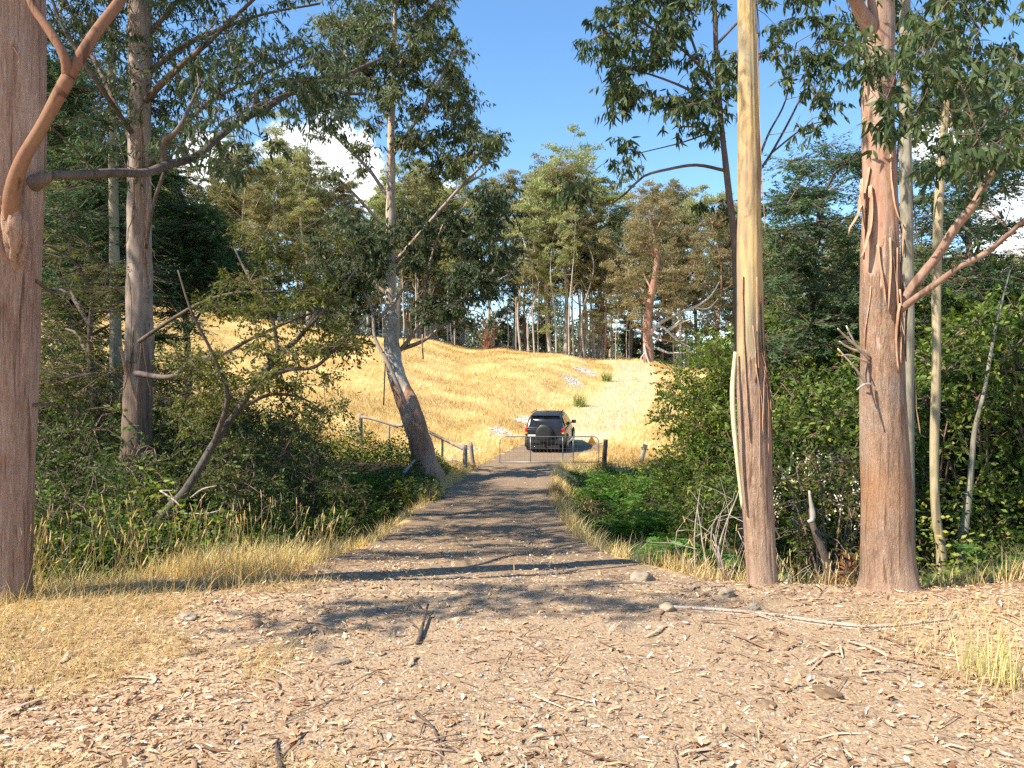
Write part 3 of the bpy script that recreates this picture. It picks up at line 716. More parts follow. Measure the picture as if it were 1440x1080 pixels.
cs = region([(495, 640, 0, 60, 1.2), (540, 655, 50, 130, 1.3), (580, 665, 120, 200, .9), (560, 640, 180, 250, .5), (450, 540, 20, 120, 1.1), (440, 500, 130, 190, .5), (510, 560, 80, 200, .6), (455, 520, 200, 260, .25), (650, 705, 175, 225, .6), (600, 660, 220, 260, .35), (500, 640, -60, 0, 1.)], 26, (23, 26.4))
crown(t5, sk, cs, L_mid, (.5, .95), 150, .17, .048, .8, .016)
cs = region([(660, 712, 258, 330, .8), (640, 725, 320, 420, 1.1), (570, 650, 290, 400, 1.1), (590, 700, 390, 460, .9), (500, 560, 300, 400, .9), (420, 520, 370, 450, 1.2), (430, 500, 300, 380, .5), (345, 430, 350, 430, .6)], 22, (22.8, 25.5))
crown(t5, sk, cs, L_eucd, (.5, .95), 210, .15, .045, .7, .014, 'lower_crown')
m = MB()
for u, v0, v1 in ((542, 500, 570), (572, 440, 490), (576, 440, 485), (594, 470, 505)):
    a, b = P(u, v0, 23.6), P(u+rng.normal()*2, v1, 23.6); m.tube(catmull(np.array([a, (a+b)/2+rng.normal(size=3)*.02, b]), .2), .022, 5)
m.build('bark_strip', B_strip, t5, True)

m = MB(); a = np.linspace(0, 2*math.pi, 25); x0 = P(549.5, 540, 24.05); m.tube(np.c_[x0[0]+np.cos(a)*.235, 24.05+np.sin(a)*.235, np.full(25, P(0, 448, 24.05)[2])], .013, 6)
m.build('wire_band', simple('white wire', (.75, .75, .73), .5), t5, True)

# --- right tree A, smooth yellow upper trunk
t6 = thing('gum_tree', 'slim gum, smooth yellow-grey above and peeling brown below, nearest the driveway on the right', 'tree', at_base(1063, 832, 6.3))
q6 = trunk(t6, [(1074, 840, 6.3, 50), (1072, 815, 6.3, 42), (1067, 740, 6.3, 42), (1062, 640, 6.3, 43), (1059, 560, 6.3, 44), (1055, 470, 6.3, 36), (1054, 300, 6.3, 32), (1052, 100, 6.3, 27), (1049, -40, 6.3, 24), (1047, -200, 6.3, 22)],
           B_smooth, 56, .009, 7, 1.6, 14, extra=[[2.0, 6.4, 8, .07], [2.1, 6.5, 11, .03]])
strips(t6, q6, 1.3, 2.1, 10, -.6, w=.018, Lr=(.15, .5), curl=.03)
strips(t6, q6, 1.8, 5.6, 12, -.1, w=.022, Lr=(.6, 1.8), curl=.02)
m = MB()
limb(m, [(1034, 495, 6.25, 5), (1030, 560, 6.2, 7), (1036, 640, 6.2, 6), (1044, 715, 6.2, 4)], 8, .002, .05)
m.build('yellow_bark_flake', simple('pale yellow bark', (.58, .50, .28), .7, var=.3, mapscale=(1, 1, .1)), t6, True)
sk = [tuple(a[:3]) for a in q6[q6[:, 2] > 5.]]
cs = [np.array([2.0+rng.normal()*1.1, 6.6+rng.normal()*.8, rng.uniform(5.6, 10.5)]) for _ in range(34)]
crown(t6, sk, cs, L_euc, (.3, .6), 60, .12, .028, .8, .008)

# --- right tree B
t8 = thing('gum_tree', 'thickest right-hand trunk with torn bark strips and two limbs reaching right', 'tree', at_base(1250, 835, 6.2))
q8 = trunk(t8, [(1252, 850, 6.2, 120), (1251, 828, 6.2, 84), (1250, 805, 6.2, 73), (1248, 780, 6.2, 69), (1247, 700, 6.2, 66), (1243, 600, 6.2, 61), (1241, 500, 6.2, 58), (1238, 400, 6.2, 53), (1237, 250, 6.2, 44), (1234, 120, 6.2, 42), (1237, 30, 6.2, 38), (1240, -120, 6.2, 34)],
           B_b, 64, .011, 7, 1.6, 15, extra=[[3.1, 6.3, 8.5, .07], [3.2, 6.3, 12, .03]])
m = MB(); sk = [tuple(a[:3]) for a in q8[q8[:, 2] > 4.6]]
limb(m, [(1235, 60, 6.2, 24), (1222, 35, 6.15, 22), (1206, 8, 6.1, 18), (1190, -40, 6.0, 16), (1160, -160, 6, 9)], 18, .004, .05, sk=sk)
m.build('upper_fork', B_b, t8, True)
m = MB(); sk2 = []
limb(m, [(1248, 462, 6.15, 18), (1262, 438, 6.1, 15), (1285, 402, 6.05, 13.5), (1318, 360, 6, 12.5), (1345, 318, 5.9, 12), (1372, 285, 5.85, 11.5), (1400, 232, 5.8, 10.5), (1432, 195, 5.7, 9), (1480, 150, 5.6, 7), (1560, 60, 5.4, 4)], 14, .003, .05, sk=sk2, seed=5)
limb(m, [(1255, 445, 6.12, 12), (1280, 425, 6.0, 10), (1315, 400, 5.9, 9), (1350, 375, 5.8, 8), (1385, 357, 5.75, 8), (1415, 332, 5.7, 7), (1445, 305, 5.6, 6), (1500, 250, 5.5, 4)], 12, .003, .05, sk=sk2, seed=6)
limb(m, [(1372, 285, 5.85, 3), (1395, 300, 5.8, 2.5), (1415, 320, 5.75, 1.6)], 6, 0, .05)
m.build('side_limbs', barkmat('limb bark', [(.3, (.15, .08, .055)), (.5, (.26, .155, .11)), (.7, (.36, .25, .18))], k=6, stretch=.5, bstr=.25, bd=.01), t8, True)
strips(t8, q8, 2.2, 2.9, 9, -1.7, w=.028, Lr=(.2, .6), curl=.03)
strips(t8, q8, 2.3, 4.6, 8, -.2, w=.022, Lr=(.3, 1.0), curl=.045)
strips(t8, q8, 3.15, 3.35, 4, -2.95, w=.055, Lr=(.3, .75), curl=.09)
m = MB()
for a, b in (((1222, 500, 6.1), (1178, 462, 5.9)), ((1222, 505, 6.1), (1190, 458, 6)), ((1220, 498, 6.1), (1180, 480, 6)), ((1222, 510, 6.1), (1184, 500, 5.9)), ((1222, 545, 6.1), (1178, 490, 6)), ((1225, 540, 6.05), (1205, 548, 5.9))):
    pa, pb = P(*a), P(*b); q = catmull(np.array([pa, (pa+pb)/2+rng.normal(size=3)*.02, pb]), .04); m.tube(q, np.linspace(.011, .005, len(q)), 6, .002, 2, 8)
m.build('splintered_branch', simple('split wood', (.5, .38, .29), .8, var=.3), t8, True)
cs = region([(1200, 1330, 60, 170, .9), (1250, 1440, -20, 90, 1.6), (1340, 1450, 90, 230, 1.3), (1230, 1290, 100, 200, .4), (1310, 1400, 180, 280, .5), (1180, 1240, 60, 130, .3)], 17, (4.6, 6.1))
crown(t8, sk2+sk[:60], cs, L_euc, (.16, .32), 40, .09, .024, .8, .004, 'hanging_leaves')
cs = [np.array([rng.uniform(1.5, 6.5), rng.uniform(5.0, 8.4), rng.uniform(6.0, 11)]) for _ in range(60)]
crown(t8, sk, cs, L_euc, (.4, .8), 80, .13, .032, .75, .012)

# --- dark thin stem behind A, with the hanging crown left and right of A
t7 = thing('slender_tree', 'thin dark stem with long drooping leafy branches, standing directly behind the slim yellow-grey gum', 'tree', at_base(1045, 720, 8.6))
q7 = trunk(t7, [(1047, 760, 8.6, 10), (1044, 640, 8.6, 9), (1037, 480, 8.6, 9), (1033, 350, 8.6, 9), (1025, 270, 8.6, 9), (1015, 180, 8.6, 8), (1008, 90, 8.6, 7), (1004, -20, 8.6, 6), (1000, -140, 8.6, 4)], B_dark, 12, .004, 4, 3, 16, step=.1)
m = MB(); sk = [tuple(a[:3]) for a in q7[q7[:, 2] > 4.6]]
for pts in ([(1020, 240, 8.6, 5), (980, 232, 8.3, 4.5), (940, 238, 8.1, 4), (905, 248, 8, 3.5), (880, 272, 8, 3), (855, 288, 8, 2), (830, 286, 8, 1.5)],
            [(1012, 160, 8.6, 5), (975, 130, 8.4, 4), (930, 110, 8.2, 3), (880, 95, 8, 2)], [(1010, 120, 8.6, 5), (960, 70, 8.4, 4), (900, 30, 8.2, 3), (850, 10, 8, 2)],
            [(1012, 150, 8.6, 5), (985, 90, 8.5, 4), (960, 20, 8.5, 3), (930, -50, 8.5, 2)], [(1020, 200, 8.6, 4), (985, 180, 8.4, 3), (950, 178, 8.2, 2)],
            [(1031, 330, 8.6, 5), (1055, 262, 8.8, 4), (1085, 215, 9, 3.5), (1115, 160, 9.1, 3), (1140, 105, 9.2, 2)], [(1058, 250, 8.8, 4), (1080, 190, 8.9, 3), (1105, 140, 9, 2.5), (1120, 60, 9.1, 2)],
            [(1085, 215, 9, 3), (1130, 180, 9.1, 2), (1160, 170, 9.2, 1.2)], [(1010, 60, 8.6, 4), (1060, 10, 8.7, 3), (1120, -30, 8.8, 2)], [(1015, 180, 8.6, 3), (960, 200, 8.4, 2), (900, 215, 8.2, 1.4)]):
    limb(m, pts, 7, .001, .1, sk=sk)
m.build('branches', B_dark, t7, True)
cs = region([(845, 960, 0, 70, 1.3), (820, 900, 60, 140, .8), (900, 1010, 50, 150, 1.1), (850, 910, 120, 170, .35), (860, 900, 195, 235, .22), (785, 850, 255, 305, .3), (870, 1030, -60, 20, 1.1), (1070, 1210, -20, 90, 1.2), (1090, 1170, 90, 150, .4), (1120, 1170, 160, 190, .15), (1000, 1040, 60, 200, .5), (960, 1030, 270, 300, .12), (930, 990, 150, 190, .15), (800, 840, 240, 280, .1)], 21, (7.6, 9.2))
crown(t7, sk, cs, L_euc, (.18, .38), 60, .105, .024, .85, .005)

def slim(name, label, pix, mat, cs, leafm, seed, **kw):
    t = thing(name, label, 'tree', at_base(*pix[0][:3]))
    q = trunk(t, pix, mat, 24, .005, 4, 2, seed, step=.1)
    if cs: crown(t, [tuple(a[:3]) for a in q[len(q)//3:]], cs, leafm, **kw)
    return t, q
t9, q9 = slim('slender_tree', 'smooth grey-green stem rising just right of the thickest right-hand trunk', [(1277, 770, 8.4, 19), (1276, 600, 8.4, 18), (1276, 400, 8.4, 17), (1273, 200, 8.4, 16), (1272, -40, 8.4, 14), (1270, -250, 8.4, 9)], B_grey,
     region([(1180, 1380, -120, 60, 1.2), (1300, 1400, 60, 160, .4)], 26, (7.6, 9.4)), L_euc, 21, rad=(.3, .6), n=60, L=.12, W=.03, tw=.006)
strips(t9, q9, 1.5, 4.5, 6, -.4, w=.03, Lr=(.4, 1), curl=.05)
t10, q10 = slim('slender_tree', 'yellowish sinuous sapling stem, second stem right of the thickest right-hand trunk', [(1324, 775, 9, 14), (1317, 730, 9, 12), (1314, 640, 9, 12), (1317, 500, 9, 12), (1317, 400, 9, 12), (1321, 270, 9, 12), (1330, 150, 9, 9), (1336, 20, 9, 6), (1345, -60, 9, 3)],
     barkmat('yellow sapling bark', [(.25, (.20, .15, .09)), (.5, (.38, .31, .18)), (.75, (.48, .39, .27))], k=7, stretch=.1, bstr=.3), region([(1280, 1440, 60, 220, 1.2), (1330, 1420, 220, 330, .4)], 22, (8.4, 9.8)), L_euc, 22, rad=(.25, .45), n=50, L=.11, W=.03, tw=.005)
slim('slender_tree', 'short bent sapling stem farthest right, its foot beside the small ferns', [(1352, 790, 9.2, 12), (1356, 745, 9.2, 11), (1364, 680, 9.2, 9), (1370, 610, 9.2, 7), (1384, 550, 9.2, 5), (1400, 460, 9.4, 4), (1420, 380, 9.5, 2)], B_grey, region([(1340, 1440, 440, 620, 1)], 16, (8.8, 9.8)), L_bram, 23, rad=(.2, .4), n=50, L=.06, W=.024, tw=.005, droop=.3)
t11, q11 = slim('dead_tree', 'broken dead stem with a pale hooked snag between the two big right trunks', [(1166, 810, 8.2, 13), (1155, 770, 8.2, 11), (1143, 738, 8.2, 9), (1139, 715, 8.2, 4)], B_dark, None, None, 24)
m = MB(); limb(m, [(1136, 734, 8.1, 5), (1142, 732, 8.1, 7), (1143, 722, 8.1, 8), (1140, 705, 8.1, 5), (1138, 690, 8.1, 3)], 8, .002, .03); m.build('snag', B_white, t11, True)
# ------------------------------------------------------------------ wattles and shrubs
def wattle_tree(name, label, base, H, cs, n=260, trunk_px=14, rad=(.7, 1.2), group=None, mat=None, L=.085, W=.028):
    t = thing(name, label, 'tree', at_base(*base), group)
    x, y, z = t.location
    q = catmull(np.array([[x, y, z-.3, trunk_px*.01], [x+.1, y, z+H*.4, trunk_px*.007], [x-.1, y+.1, z+H*.75, trunk_px*.004], [x, y, z+H, .01]]), .2)
    m = MB(); m.tube(q[:, :3], q[:, 3], 14, .01, 4, 2, 3)
    sk = [tuple(a[:3]) for a in q[len(q)//6:]]
    for c in cs[::6]:
        s = near_on(sk[:len(q)], c-np.array([0, 0, .8]))
        qq = catmull(np.array([s, (s+c)/2+[0, 0, .25], c]), .3); m.tube(qq, np.linspace(.045, .012, len(qq)), 7, cap=False)
        sk += [tuple(a) for a in qq[1:]]
    m.build('trunk', B_dark, t, True)
    crown(t, sk, cs, mat or L_wat, rad, n, L, W, 0, .014, kind='w')
    return t
wattle_tree('wattle_tree', 'dark feathery blue-green wattle filling the space behind the two big right trunks', (1150, 640, 18), 7.5,
    region([(1075, 1200, 270, 350, 1.0), (1110, 1210, 225, 290, .6), (1080, 1230, 350, 470, 1.9), (1070, 1230, 460, 560, 1.5), (1160, 1240, 200, 260, .3)], 24, (16, 20)), 560)
wattle_tree('wattle_tree', 'tall feathery wattle with layered horizontal boughs at the right edge', (1370, 640, 17), 9,
    region([(1260, 1440, 160, 260, 1.3), (1290, 1460, 250, 330, .9), (1260, 1400, 350, 420, .8), (1270, 1360, 430, 520, .7), (1330, 1460, 100, 180, .8), (1400, 1470, 380, 400, .3)], 24, (15, 19)), 520)
wattle_tree('wattle_tree', 'dark feathery wattle behind the thick left-edge trunk', (100, 600, 18), 9,
    region([(55, 180, 110, 200, .8), (55, 190, 200, 330, 1.6), (55, 190, 320, 420, 1.6), (50, 130, 60, 130, .4), (40, 130, 400, 540, .8), (150, 260, 380, 480, .35)], 28, (16, 20)), 850)
wattle_tree('wattle_tree', 'rounded dark green wattle just right of the pale gully trunk', (260, 600, 20), 7.5,
    region([(210, 320, 290, 350, .9), (210, 340, 340, 420, 1.5), (200, 250, 180, 300, .6), (320, 345, 400, 430, .2)], 32, (18.5, 21.5)), 850, mat=leafmat('greener wattle leaves', [(0, (.024, .07, .02)), (.5, (.055, .13, .04)), (1, (.12, .22, .07))], .2, .6))

wattle_tree('wattle_tree', 'low spreading dark wattle in the left gully with the golden paddock showing through it', (130, 660, 14.5), 5.2,
    region([(55, 170, 400, 450, .5), (50, 130, 450, 560, .9), (150, 290, 500, 570, .6), (60, 160, 330, 400, .3)], 24, (13, 16)), 300, mat=L_yel, L=.07, W=.022)
# shrub prototypes, built at the origin
def shrub_proto(name, label, H, Rr, n_cl, n, L, W, mat, droop=.3, column=False, stems=5, curl=.2, cat='shrub'):
    t = thing(name, label, cat, (0, 0, 0))
    w_, l_ = MB(), MB(); sk = []
    for k in range(stems):
        a = rng.random()*6.28; r = Rr*(.25 if column else .6)
        q = catmull(np.array([[0, 0, -.15], [math.cos(a)*r*.4, math.sin(a)*r*.4, H*.4], [math.cos(a)*r, math.sin(a)*r, H*.85]]), .12)
        w_.tube(q, np.linspace(.02, .006, len(q)), 6, cap=False); sk += [tuple(p) for p in q]
    for k in range(n_cl):
        z = H*(rng.random()**(.9 if column else .7)); e = math.sqrt(max(0, 1-(abs(z/H-.45)/.62)**2)) if not column else min(1, 1.35-z/H*.9)
        a = rng.random()*6.28; r = Rr*e*rng.random()**.5
        c = np.array([math.cos(a)*r, math.sin(a)*r, max(.12, z)])
        join_twig(w_, sk, c, .007); cluster(w_, l_, c, rng.uniform(.16, .34)*(.7+.3*H), int(n*rng.uniform(.7, 1.3)), L, W, droop, .8, .003, curl)
    w_.build('stems', B_twig, t, True); l_.build('foliage', mat, t)
    return t
def put(root, u, v, Y, first=False, sc=1., rz=None, label=None, group=None, dz=-.05):
    x, y, _ = P(u, v, Y); loc = (x, y, gz1(x, y)+dz); rz = rng.random()*6.28 if rz is None else rz
    if first:
        root.location = loc; root.rotation_euler = (0, 0, rz); root.scale = (sc,)*3
        if label: root['label'] = label
        if group: root['group'] = group
        return root
    return dup(root, loc, rz, sc, label, group)
L_shr = leafmat('grey green shrub leaves', [(0, (.03, .05, .018)), (.5, (.075, .11, .03)), (1, (.18, .20, .06))], .25, .5)
sA = shrub_proto('green_shrub', 'tall upright bright green shrub against the golden paddock', 3.3, .85, 130, 120, .05, .024, L_bright, -.25, True, 7)
put(sA, 985, 640, 17, True, 1.42)
put(sA, 1026, 640, 16.5, sc=1.3, label='upright bright green shrub tucked right behind the slim yellow-grey gum, darker than its neighbour')
sB = shrub_proto('bramble_bush', 'x', 1.15, 1.1, 60, 75, .06, .042, L_bram, .1, False, 7)
gb = 'bramble bushes along the left side of the driveway'
first = True
for u, v, Y, s in ((520, 700, 15.5, 1.0), (455, 720, 13.5, 1.05), (575, 690, 18.5, .85), (480, 690, 17.5, 1.15), (400, 740, 12.2, 1.0), (540, 680, 20, 1.), (380, 700, 15, 1.1), (330, 745, 11.2, .95), (250, 760, 10, .9), (160, 780, 9.6, 1.0), (440, 680, 20, 1.)):
    put(sB, u, v, Y, first, s, label='leafy green bramble bush in the thicket left of the driveway', group=gb); first = False
sC = shrub_proto('leafy_shrub', 'x', 1.9, 1.1, 85, 70, .05, .02, L_shr, .15, False, 8)
gs = 'leafy shrubs in the left gully'
first = True
for u, v, Y, s in ((130, 720, 10.5, .9), (80, 720, 9, .8), (260, 690, 12.5, 1.), (330, 680, 15, 1.05), (60, 660, 13, 1.2), (130, 640, 15, 1.25), (220, 640, 16, 1.2), (310, 640, 18, 1.15), (390, 650, 18, .95), (90, 600, 19, 1.3), (180, 610, 20, 1.3), (30, 600, 20, 1.3), (290, 620, 22, 1.1), (420, 645, 23, .75), (120, 600, 17, 1.5), (70, 620, 15, 1.4), (240, 620, 17, 1.45), (340, 640, 16, 1.2), (190, 660, 14, 1.3), (400, 670, 16, .95), (370, 640, 20, 1.2), (160, 600, 23, 1.4), (110, 690, 11.5, 1.1), (290, 700, 12, .95), (430, 700, 14, .85)):
    put(sC, u, v, Y, first, s*1.3, label='dark leafy shrub in the shaded gully left of the driveway', group=gs); first = False
gr = 'leafy shrubs behind the big right trunks'
sD = shrub_proto('leafy_shrub', 'x', 1.9, 1.0, 90, 85, .06, .024, L_bram, .2, False, 8)
first = True
for u, v, Y, s in ((1110, 740, 11, .9), (1150, 720, 12.5, 1.2), (1210, 720, 11.5, 1.15), (1100, 690, 14, 1.3), (1180, 680, 15, 1.4), (1060, 700, 12, .8), (1010, 700, 14, .7), (1310, 740, 10.8, 1.05), (1390, 740, 10.6, 1.2), (1440, 730, 10.8, 1.25), (1350, 700, 13, 1.4), (1420, 690, 14, 1.5), (1285, 710, 12.5, 1.2), (1480, 740, 10, 1.3), (1240, 680, 15, 1.35), (1050, 660, 18, 1.3), (1090, 640, 20, 1.9), (1130, 640, 19, 2.), (1180, 640, 20, 2.), (1225, 640, 19, 1.9), (1290, 640, 19, 2.), (1340, 640, 18, 2.), (1400, 640, 18, 2.1), (1450, 640, 17, 2.), (1310, 680, 15, 1.7), (1200, 660, 17, 1.7), (1110, 670, 16, 1.5), (1440, 690, 13, 1.7)):
    put(sD, u, v, Y, first, s*1.35, label='leafy dark green shrub in the thicket on the right', group=gr); first = False
sE = shrub_proto('flowering_shrub', 'tangled shrub dotted with pale cream blossom between the two big right trunks', 1.9, .8, 60, 60, .05, .016, L_yel, .1, False, 9)
put(sE, 1168, 700, 9.6, True, 1.15)
m = MB(); e = unit(rng.normal(size=(90, 3))); e[:, 2] = np.abs(e[:, 2]); pp = e*np.array([.75, .75, .7])*(.7+.35*rng.random((90, 1)))+[0, 0, 1.15]
pp = np.repeat(pp, 7, 0)+rng.normal(size=(630, 3))*.03
leaves(m, pp, rng.normal(size=(630, 3)), .028, .02, .1, None, True); m.v = [v for v in m.v]
fo = MB(); fo.v, fo.f, fo.r, fo.n = m.v, m.f, m.r, m.n
b = fo.build('blossom', simple('cream blossom', (.62, .56, .38), .8, var=.2)); b.parent = sE
sF = shrub_proto('olive_shrub', 'yellowish olive shrub behind the two sapling stems at the right', 2.4, .8, 70, 80, .045, .016, L_yel, 0, True, 7)
put(sF, 1360, 700, 11.4, True, 1.05)
put(sF, 1420, 720, 11.0, sc=.9, label='yellowish olive shrub at the right edge below the layered wattle boughs')
put(sF, 1300, 700, 10.2, sc=.6, label='low olive shrub at the foot of the grey-green stem right of the thickest trunk')
sG = shrub_proto('rusty_fern', 'dry rusty brown bracken clump between the feet of the two big right trunks', .5, .5, 26, 45, .07, .02, leafmat('rusty bracken', [(0, (.10, .045, .02)), (.6, (.26, .12, .05)), (1, (.40, .24, .10))], .2, .6), .1, False, 5, cat='fern')
put(sG, 1195, 800, 7.1, True, .9)

# dead scrub
def dead_scrub(label, u, v, Y, n, H, Rr, mat):
    t = thing('dead_branches', label, 'branches', at_base(u, v, Y)); m = MB(); b = np.array(t.location)
    for k in range(n):
        a = rng.random()*6.28; r = Rr*rng.random(); h = H*rng.uniform(.4, 1.1)
        s = b+[rng.normal()*Rr*.4, rng.normal()*Rr*.3, -.05]; e = s+[math.cos(a)*r, math.sin(a)*r*.6, h]
        mid = (s+e)/2+rng.normal(size=3)*.07
        q = catmull(np.array([s, mid, e]), .06); m.tube(q, np.linspace(.010, .003, len(q))*rng.uniform(.6, 1.5), 5, .001, 2, 6, k)
        for j in range(3):
            i = rng.integers(len(q)//3, len(q)); f = q[i]+rng.normal(size=3)*.16; sticks(m, q[i][None], f[None], .004, .0015, .05)
    m.build('twigs', mat, t, True); return t
dead_scrub('tangle of bleached dead twigs leaning on the left side of the slim yellow-grey gum', 1015, 800, 6.9, 15, .85, .42, simple('grey dead twigs', (.33, .27, .22), .85, var=.4))
dead_scrub('low heap of broken sticks in the gap between the two big right trunks', 1130, 810, 7.1, 20, .3, .4, B_white)
dead_scrub('thin dead twigs standing in the shrubs behind the two big right trunks', 1120, 760, 9.4, 22, 1.5, .6, B_dark)

# ferns: fronds on a crown
L_fern = leafmat('fern', [(0, (.035, .085, .018)), (.5, (.085, .18, .035)), (1, (.18, .30, .07))], .35, .5)
def frond_mesh(Lf=.9):
    m = MB(); n = 15
    t = np.linspace(0, 1, n); c = np.c_[t*Lf*.85, np.zeros(n), Lf*(.62*t-.62*t**2*.95)]
    m.tube(c, np.linspace(.006, .002, n), 5, rnd=.4)
    for i in range(2, n):
        l = Lf*.30*math.sin(math.pi*min(1, (.12+t[i]*.86)))**.8+.02
        for s in (-1, 1):
            dd0 = np.array([.35, s, -.18]); leaves(m, c[i][None], dd0[None], np.array([l]), np.array([.052*(1-.4*t[i])]), .12, np.array([.25+.6*rng.random()]))
            k = max(3, int(l/.045)); u = np.linspace(.08, 1, k)
            d = np.array([.35, s, -.12]); d /= np.linalg.norm(d)
            p = c[i]+d*l*u[:, None]; p[:, 2] -= .10*l*u**2
            wdt = .030*(1-u*.75)+.006
            for s2 in (-1, 1):
                dd = np.tile(np.array([d[0]*.3+s2*.9*s*0+.0, 0, 0]), (k, 1)); dd = np.cross(np.array([0, 0, 1.]), d)*s2+d*.5
                dd = np.tile(unit(dd), (k, 1))+rng.normal(size=(k, 3))*.08
                side = unit(np.cross(dd, [0, 0, 1.])); L = wdt[:, None]
                V = np.stack([p, p+dd*L*.4+side*.007, p+dd*L, p+dd*L*.4-side*.007], 1).reshape(-1, 3)
                m.add(V, np.arange(k)[:, None]*4+np.array([[0, 1, 2, 3]]), np.clip(.2+.6*rng.random()+0*u, 0, 1).repeat(4))
    return m
def fern_proto(nf, Lf, label, tilt=.5):
    t = thing('fern', label, 'fern', (0, 0, 0))
    f0 = frond_mesh(Lf).build('frond', L_fern, t)
    for k in range(nf):
        f = f0 if k == 0 else f0.copy()
        if k: C.objects.link(f); f.parent = t
        f.rotation_euler = (rng.normal()*.2, -rng.uniform(.1, tilt+.35), k/nf*6.28+rng.normal()*.25); s = rng.uniform(.75, 1.1); f.scale = (s, s, s)
    return t
fp = fern_proto(9, .95, 'x'); gf = 'green ferns in the gully right of the driveway'; first = True
for u, v, Y, s in ((965, 640, 14.5, 1.15), (1000, 650, 13, 1.2), (940, 660, 14, 1.0), (985, 690, 12, 1.1), (1020, 700, 11, 1.0), (870, 655, 22, 1.2), (885, 665, 20.5, 1.25), (860, 680, 18, 1.0), (915, 700, 14, 1.0), (950, 720, 11.5, .95), (900, 640, 24, 1.2), (1030, 655, 14, 1.2), (925, 745, 10.4, .8), (1000, 745, 9.6, .9), (1010, 620, 14.6, 1.35), (975, 625, 15.4, 1.3), (950, 690, 12.6, 1.3), (990, 720, 10.8, 1.15), (860, 640, 24.5, 1.5), (880, 690, 17, 1.3), (900, 720, 12.6, 1.), (930, 630, 17, 1.5), (955, 770, 8.7, .8), (1030, 760, 8.8, .9), (845, 665, 23, 1.2), (1020, 670, 12.2, 1.25)):
    put(fp, u, v, Y, first, s, label='arching green fern in the gully right of the driveway', group=gf, dz=.42 if Y < 18 else .2); first = False
fq = fern_proto(6, .62, 'small fern on the ground beside the short bent sapling at the far right', .3)
put(fq, 1412, 795, 7.6, True, .85, dz=.02)
fr = fern_proto(8, .8, 'upright fern with stiff narrow fronds left of the slim yellow-grey gum', 1.1)
put(fr, 985, 790, 8.2, True, 1.0, dz=.05)

# tussocks
def blades(mb, pos, h, w, lean=.35, rnd=None, seg=2):
    n = len(pos); a = rng.random(n)*6.28; l = lean*rng.random(n)**.7
    d = np.stack([np.cos(a)*l, np.sin(a)*l, np.ones(n)], -1); d = unit(d); s = np.stack([-np.sin(a+rng.normal(size=n)), np.cos(a), np.zeros(n)], -1)
    h = np.broadcast_to(h, (n,))[:, None]; w = np.broadcast_to(w, (n,))[:, None]
    if rnd is None: rnd = rng.random(n)
    out = np.stack([np.cos(a), np.sin(a), np.zeros(n)], -1)*l[:, None]
    m1 = pos+d*h*.55; t = pos+d*h*.8+out*h*.5+np.array([0, 0, .12])*h
    V = np.stack([pos-s*w*.5, pos+s*w*.5, m1+s*w*.36, m1-s*w*.36, t], 1).reshape(-1, 3); i = np.arange(n)[:, None]*5
    mb.add(V, [i+np.array([[0, 1, 2, 3]]), i+np.array([[3, 2, 4]])], np.repeat(rnd, 5))
G_green = leafmat('green sedge', [(0, (.05, .10, .02)), (.6, (.11, .19, .04)), (1, (.28, .28, .09))], .3, .5)
G_dry = leafmat('dry grass', [(0, (.36, .25, .10)), (.5, (.56, .42, .19)), (.85, (.70, .56, .30)), (1, (.42, .44, .15))], .3, .6)
G_field = leafmat('paddock grass', [(0, (.38, .25, .095)), (.45, (.58, .42, .18)), (1, (.78, .63, .34))], .25, .7)
def tussock(label, mat, n=170, h=.6, r=.14, lean=.8, w=.008):
    t = thing('tussock', label, 'grass tuft', (0, 0, 0)); m = MB()
    p = np.c_[rng.normal(size=(n, 2))*r*.5, np.zeros(n)]
    blades(m, p, h*(.5+.6*rng.random(n)), w, lean); m.build('blades', mat, t); return t
ta = tussock('bright green grass tussock on the bank right of the driveway', G_green, 420, .75, .3, .9, .009); put(ta, 856, 705, 15.2, True, 1.15, dz=.1)
tb = tussock('x', G_green, 160, .9, .3, .7, .014)
for i, (u, v, Y, l) in enumerate(((815, 560, 52, 'yellow-green tussock on the paddock above the parked car'), (853, 530, 66, 'yellow-green tussock beside the farm track near the top of the hill'), (884, 590, 45, None))):
    if l: put(tb, u, v, Y, i == 0, 1.5 if i < 2 else 1, label=l)
tc_ = tussock('tall pale grass tuft at the lower right corner', leafmat('pale green grass', [(0, (.40, .38, .14)), (.6, (.58, .52, .22)), (1, (.70, .62, .34))], .3, .6), 70, .42, .12, .35, .005)
put(tc_, 1408, 985, 4.1, True, 1., dz=0)
put(tc_, 1375, 960, 4.3, sc=.85, label='small pale grass tuft left of the tall tuft at the lower right')
td = tussock('x', leafmat('brown rush', [(0, (.10, .075, .04)), (.6, (.20, .15, .08)), (1, (.32, .26, .13))], .2, .6), 220, .65, .25, .5, .008)
for i, (u, v, Y, l) in enumerate(((783, 690, 19.5, 'brown dry tussock on the right edge of the driveway'), (600, 700, 18.5, 'brownish rush clump on the left edge of the driveway, below the fence corner'), (838, 660, 25, 'dark dry rush clump by the right gatepost'), (856, 648, 28.6, 'dry rush clump hiding the foot of the dark gatepost'))):
    put(td, u, v, Y, i == 0, 1., label=l)
# ------------------------------------------------------------------ ground cover
def inview(x, y, mrg=1.1):
    return (y > 1.5) & (np.abs(x) < .68*y*mrg+.6)
def scatter(n, x0, x1, y0, y1, power=1.):
    y = y0+(y1-y0)*rng.random(n)**power; x = rng.uniform(x0, x1, n); return x, y
def road_t(x, y):
    xc, hw, _ = road(y); return x-xc, hw

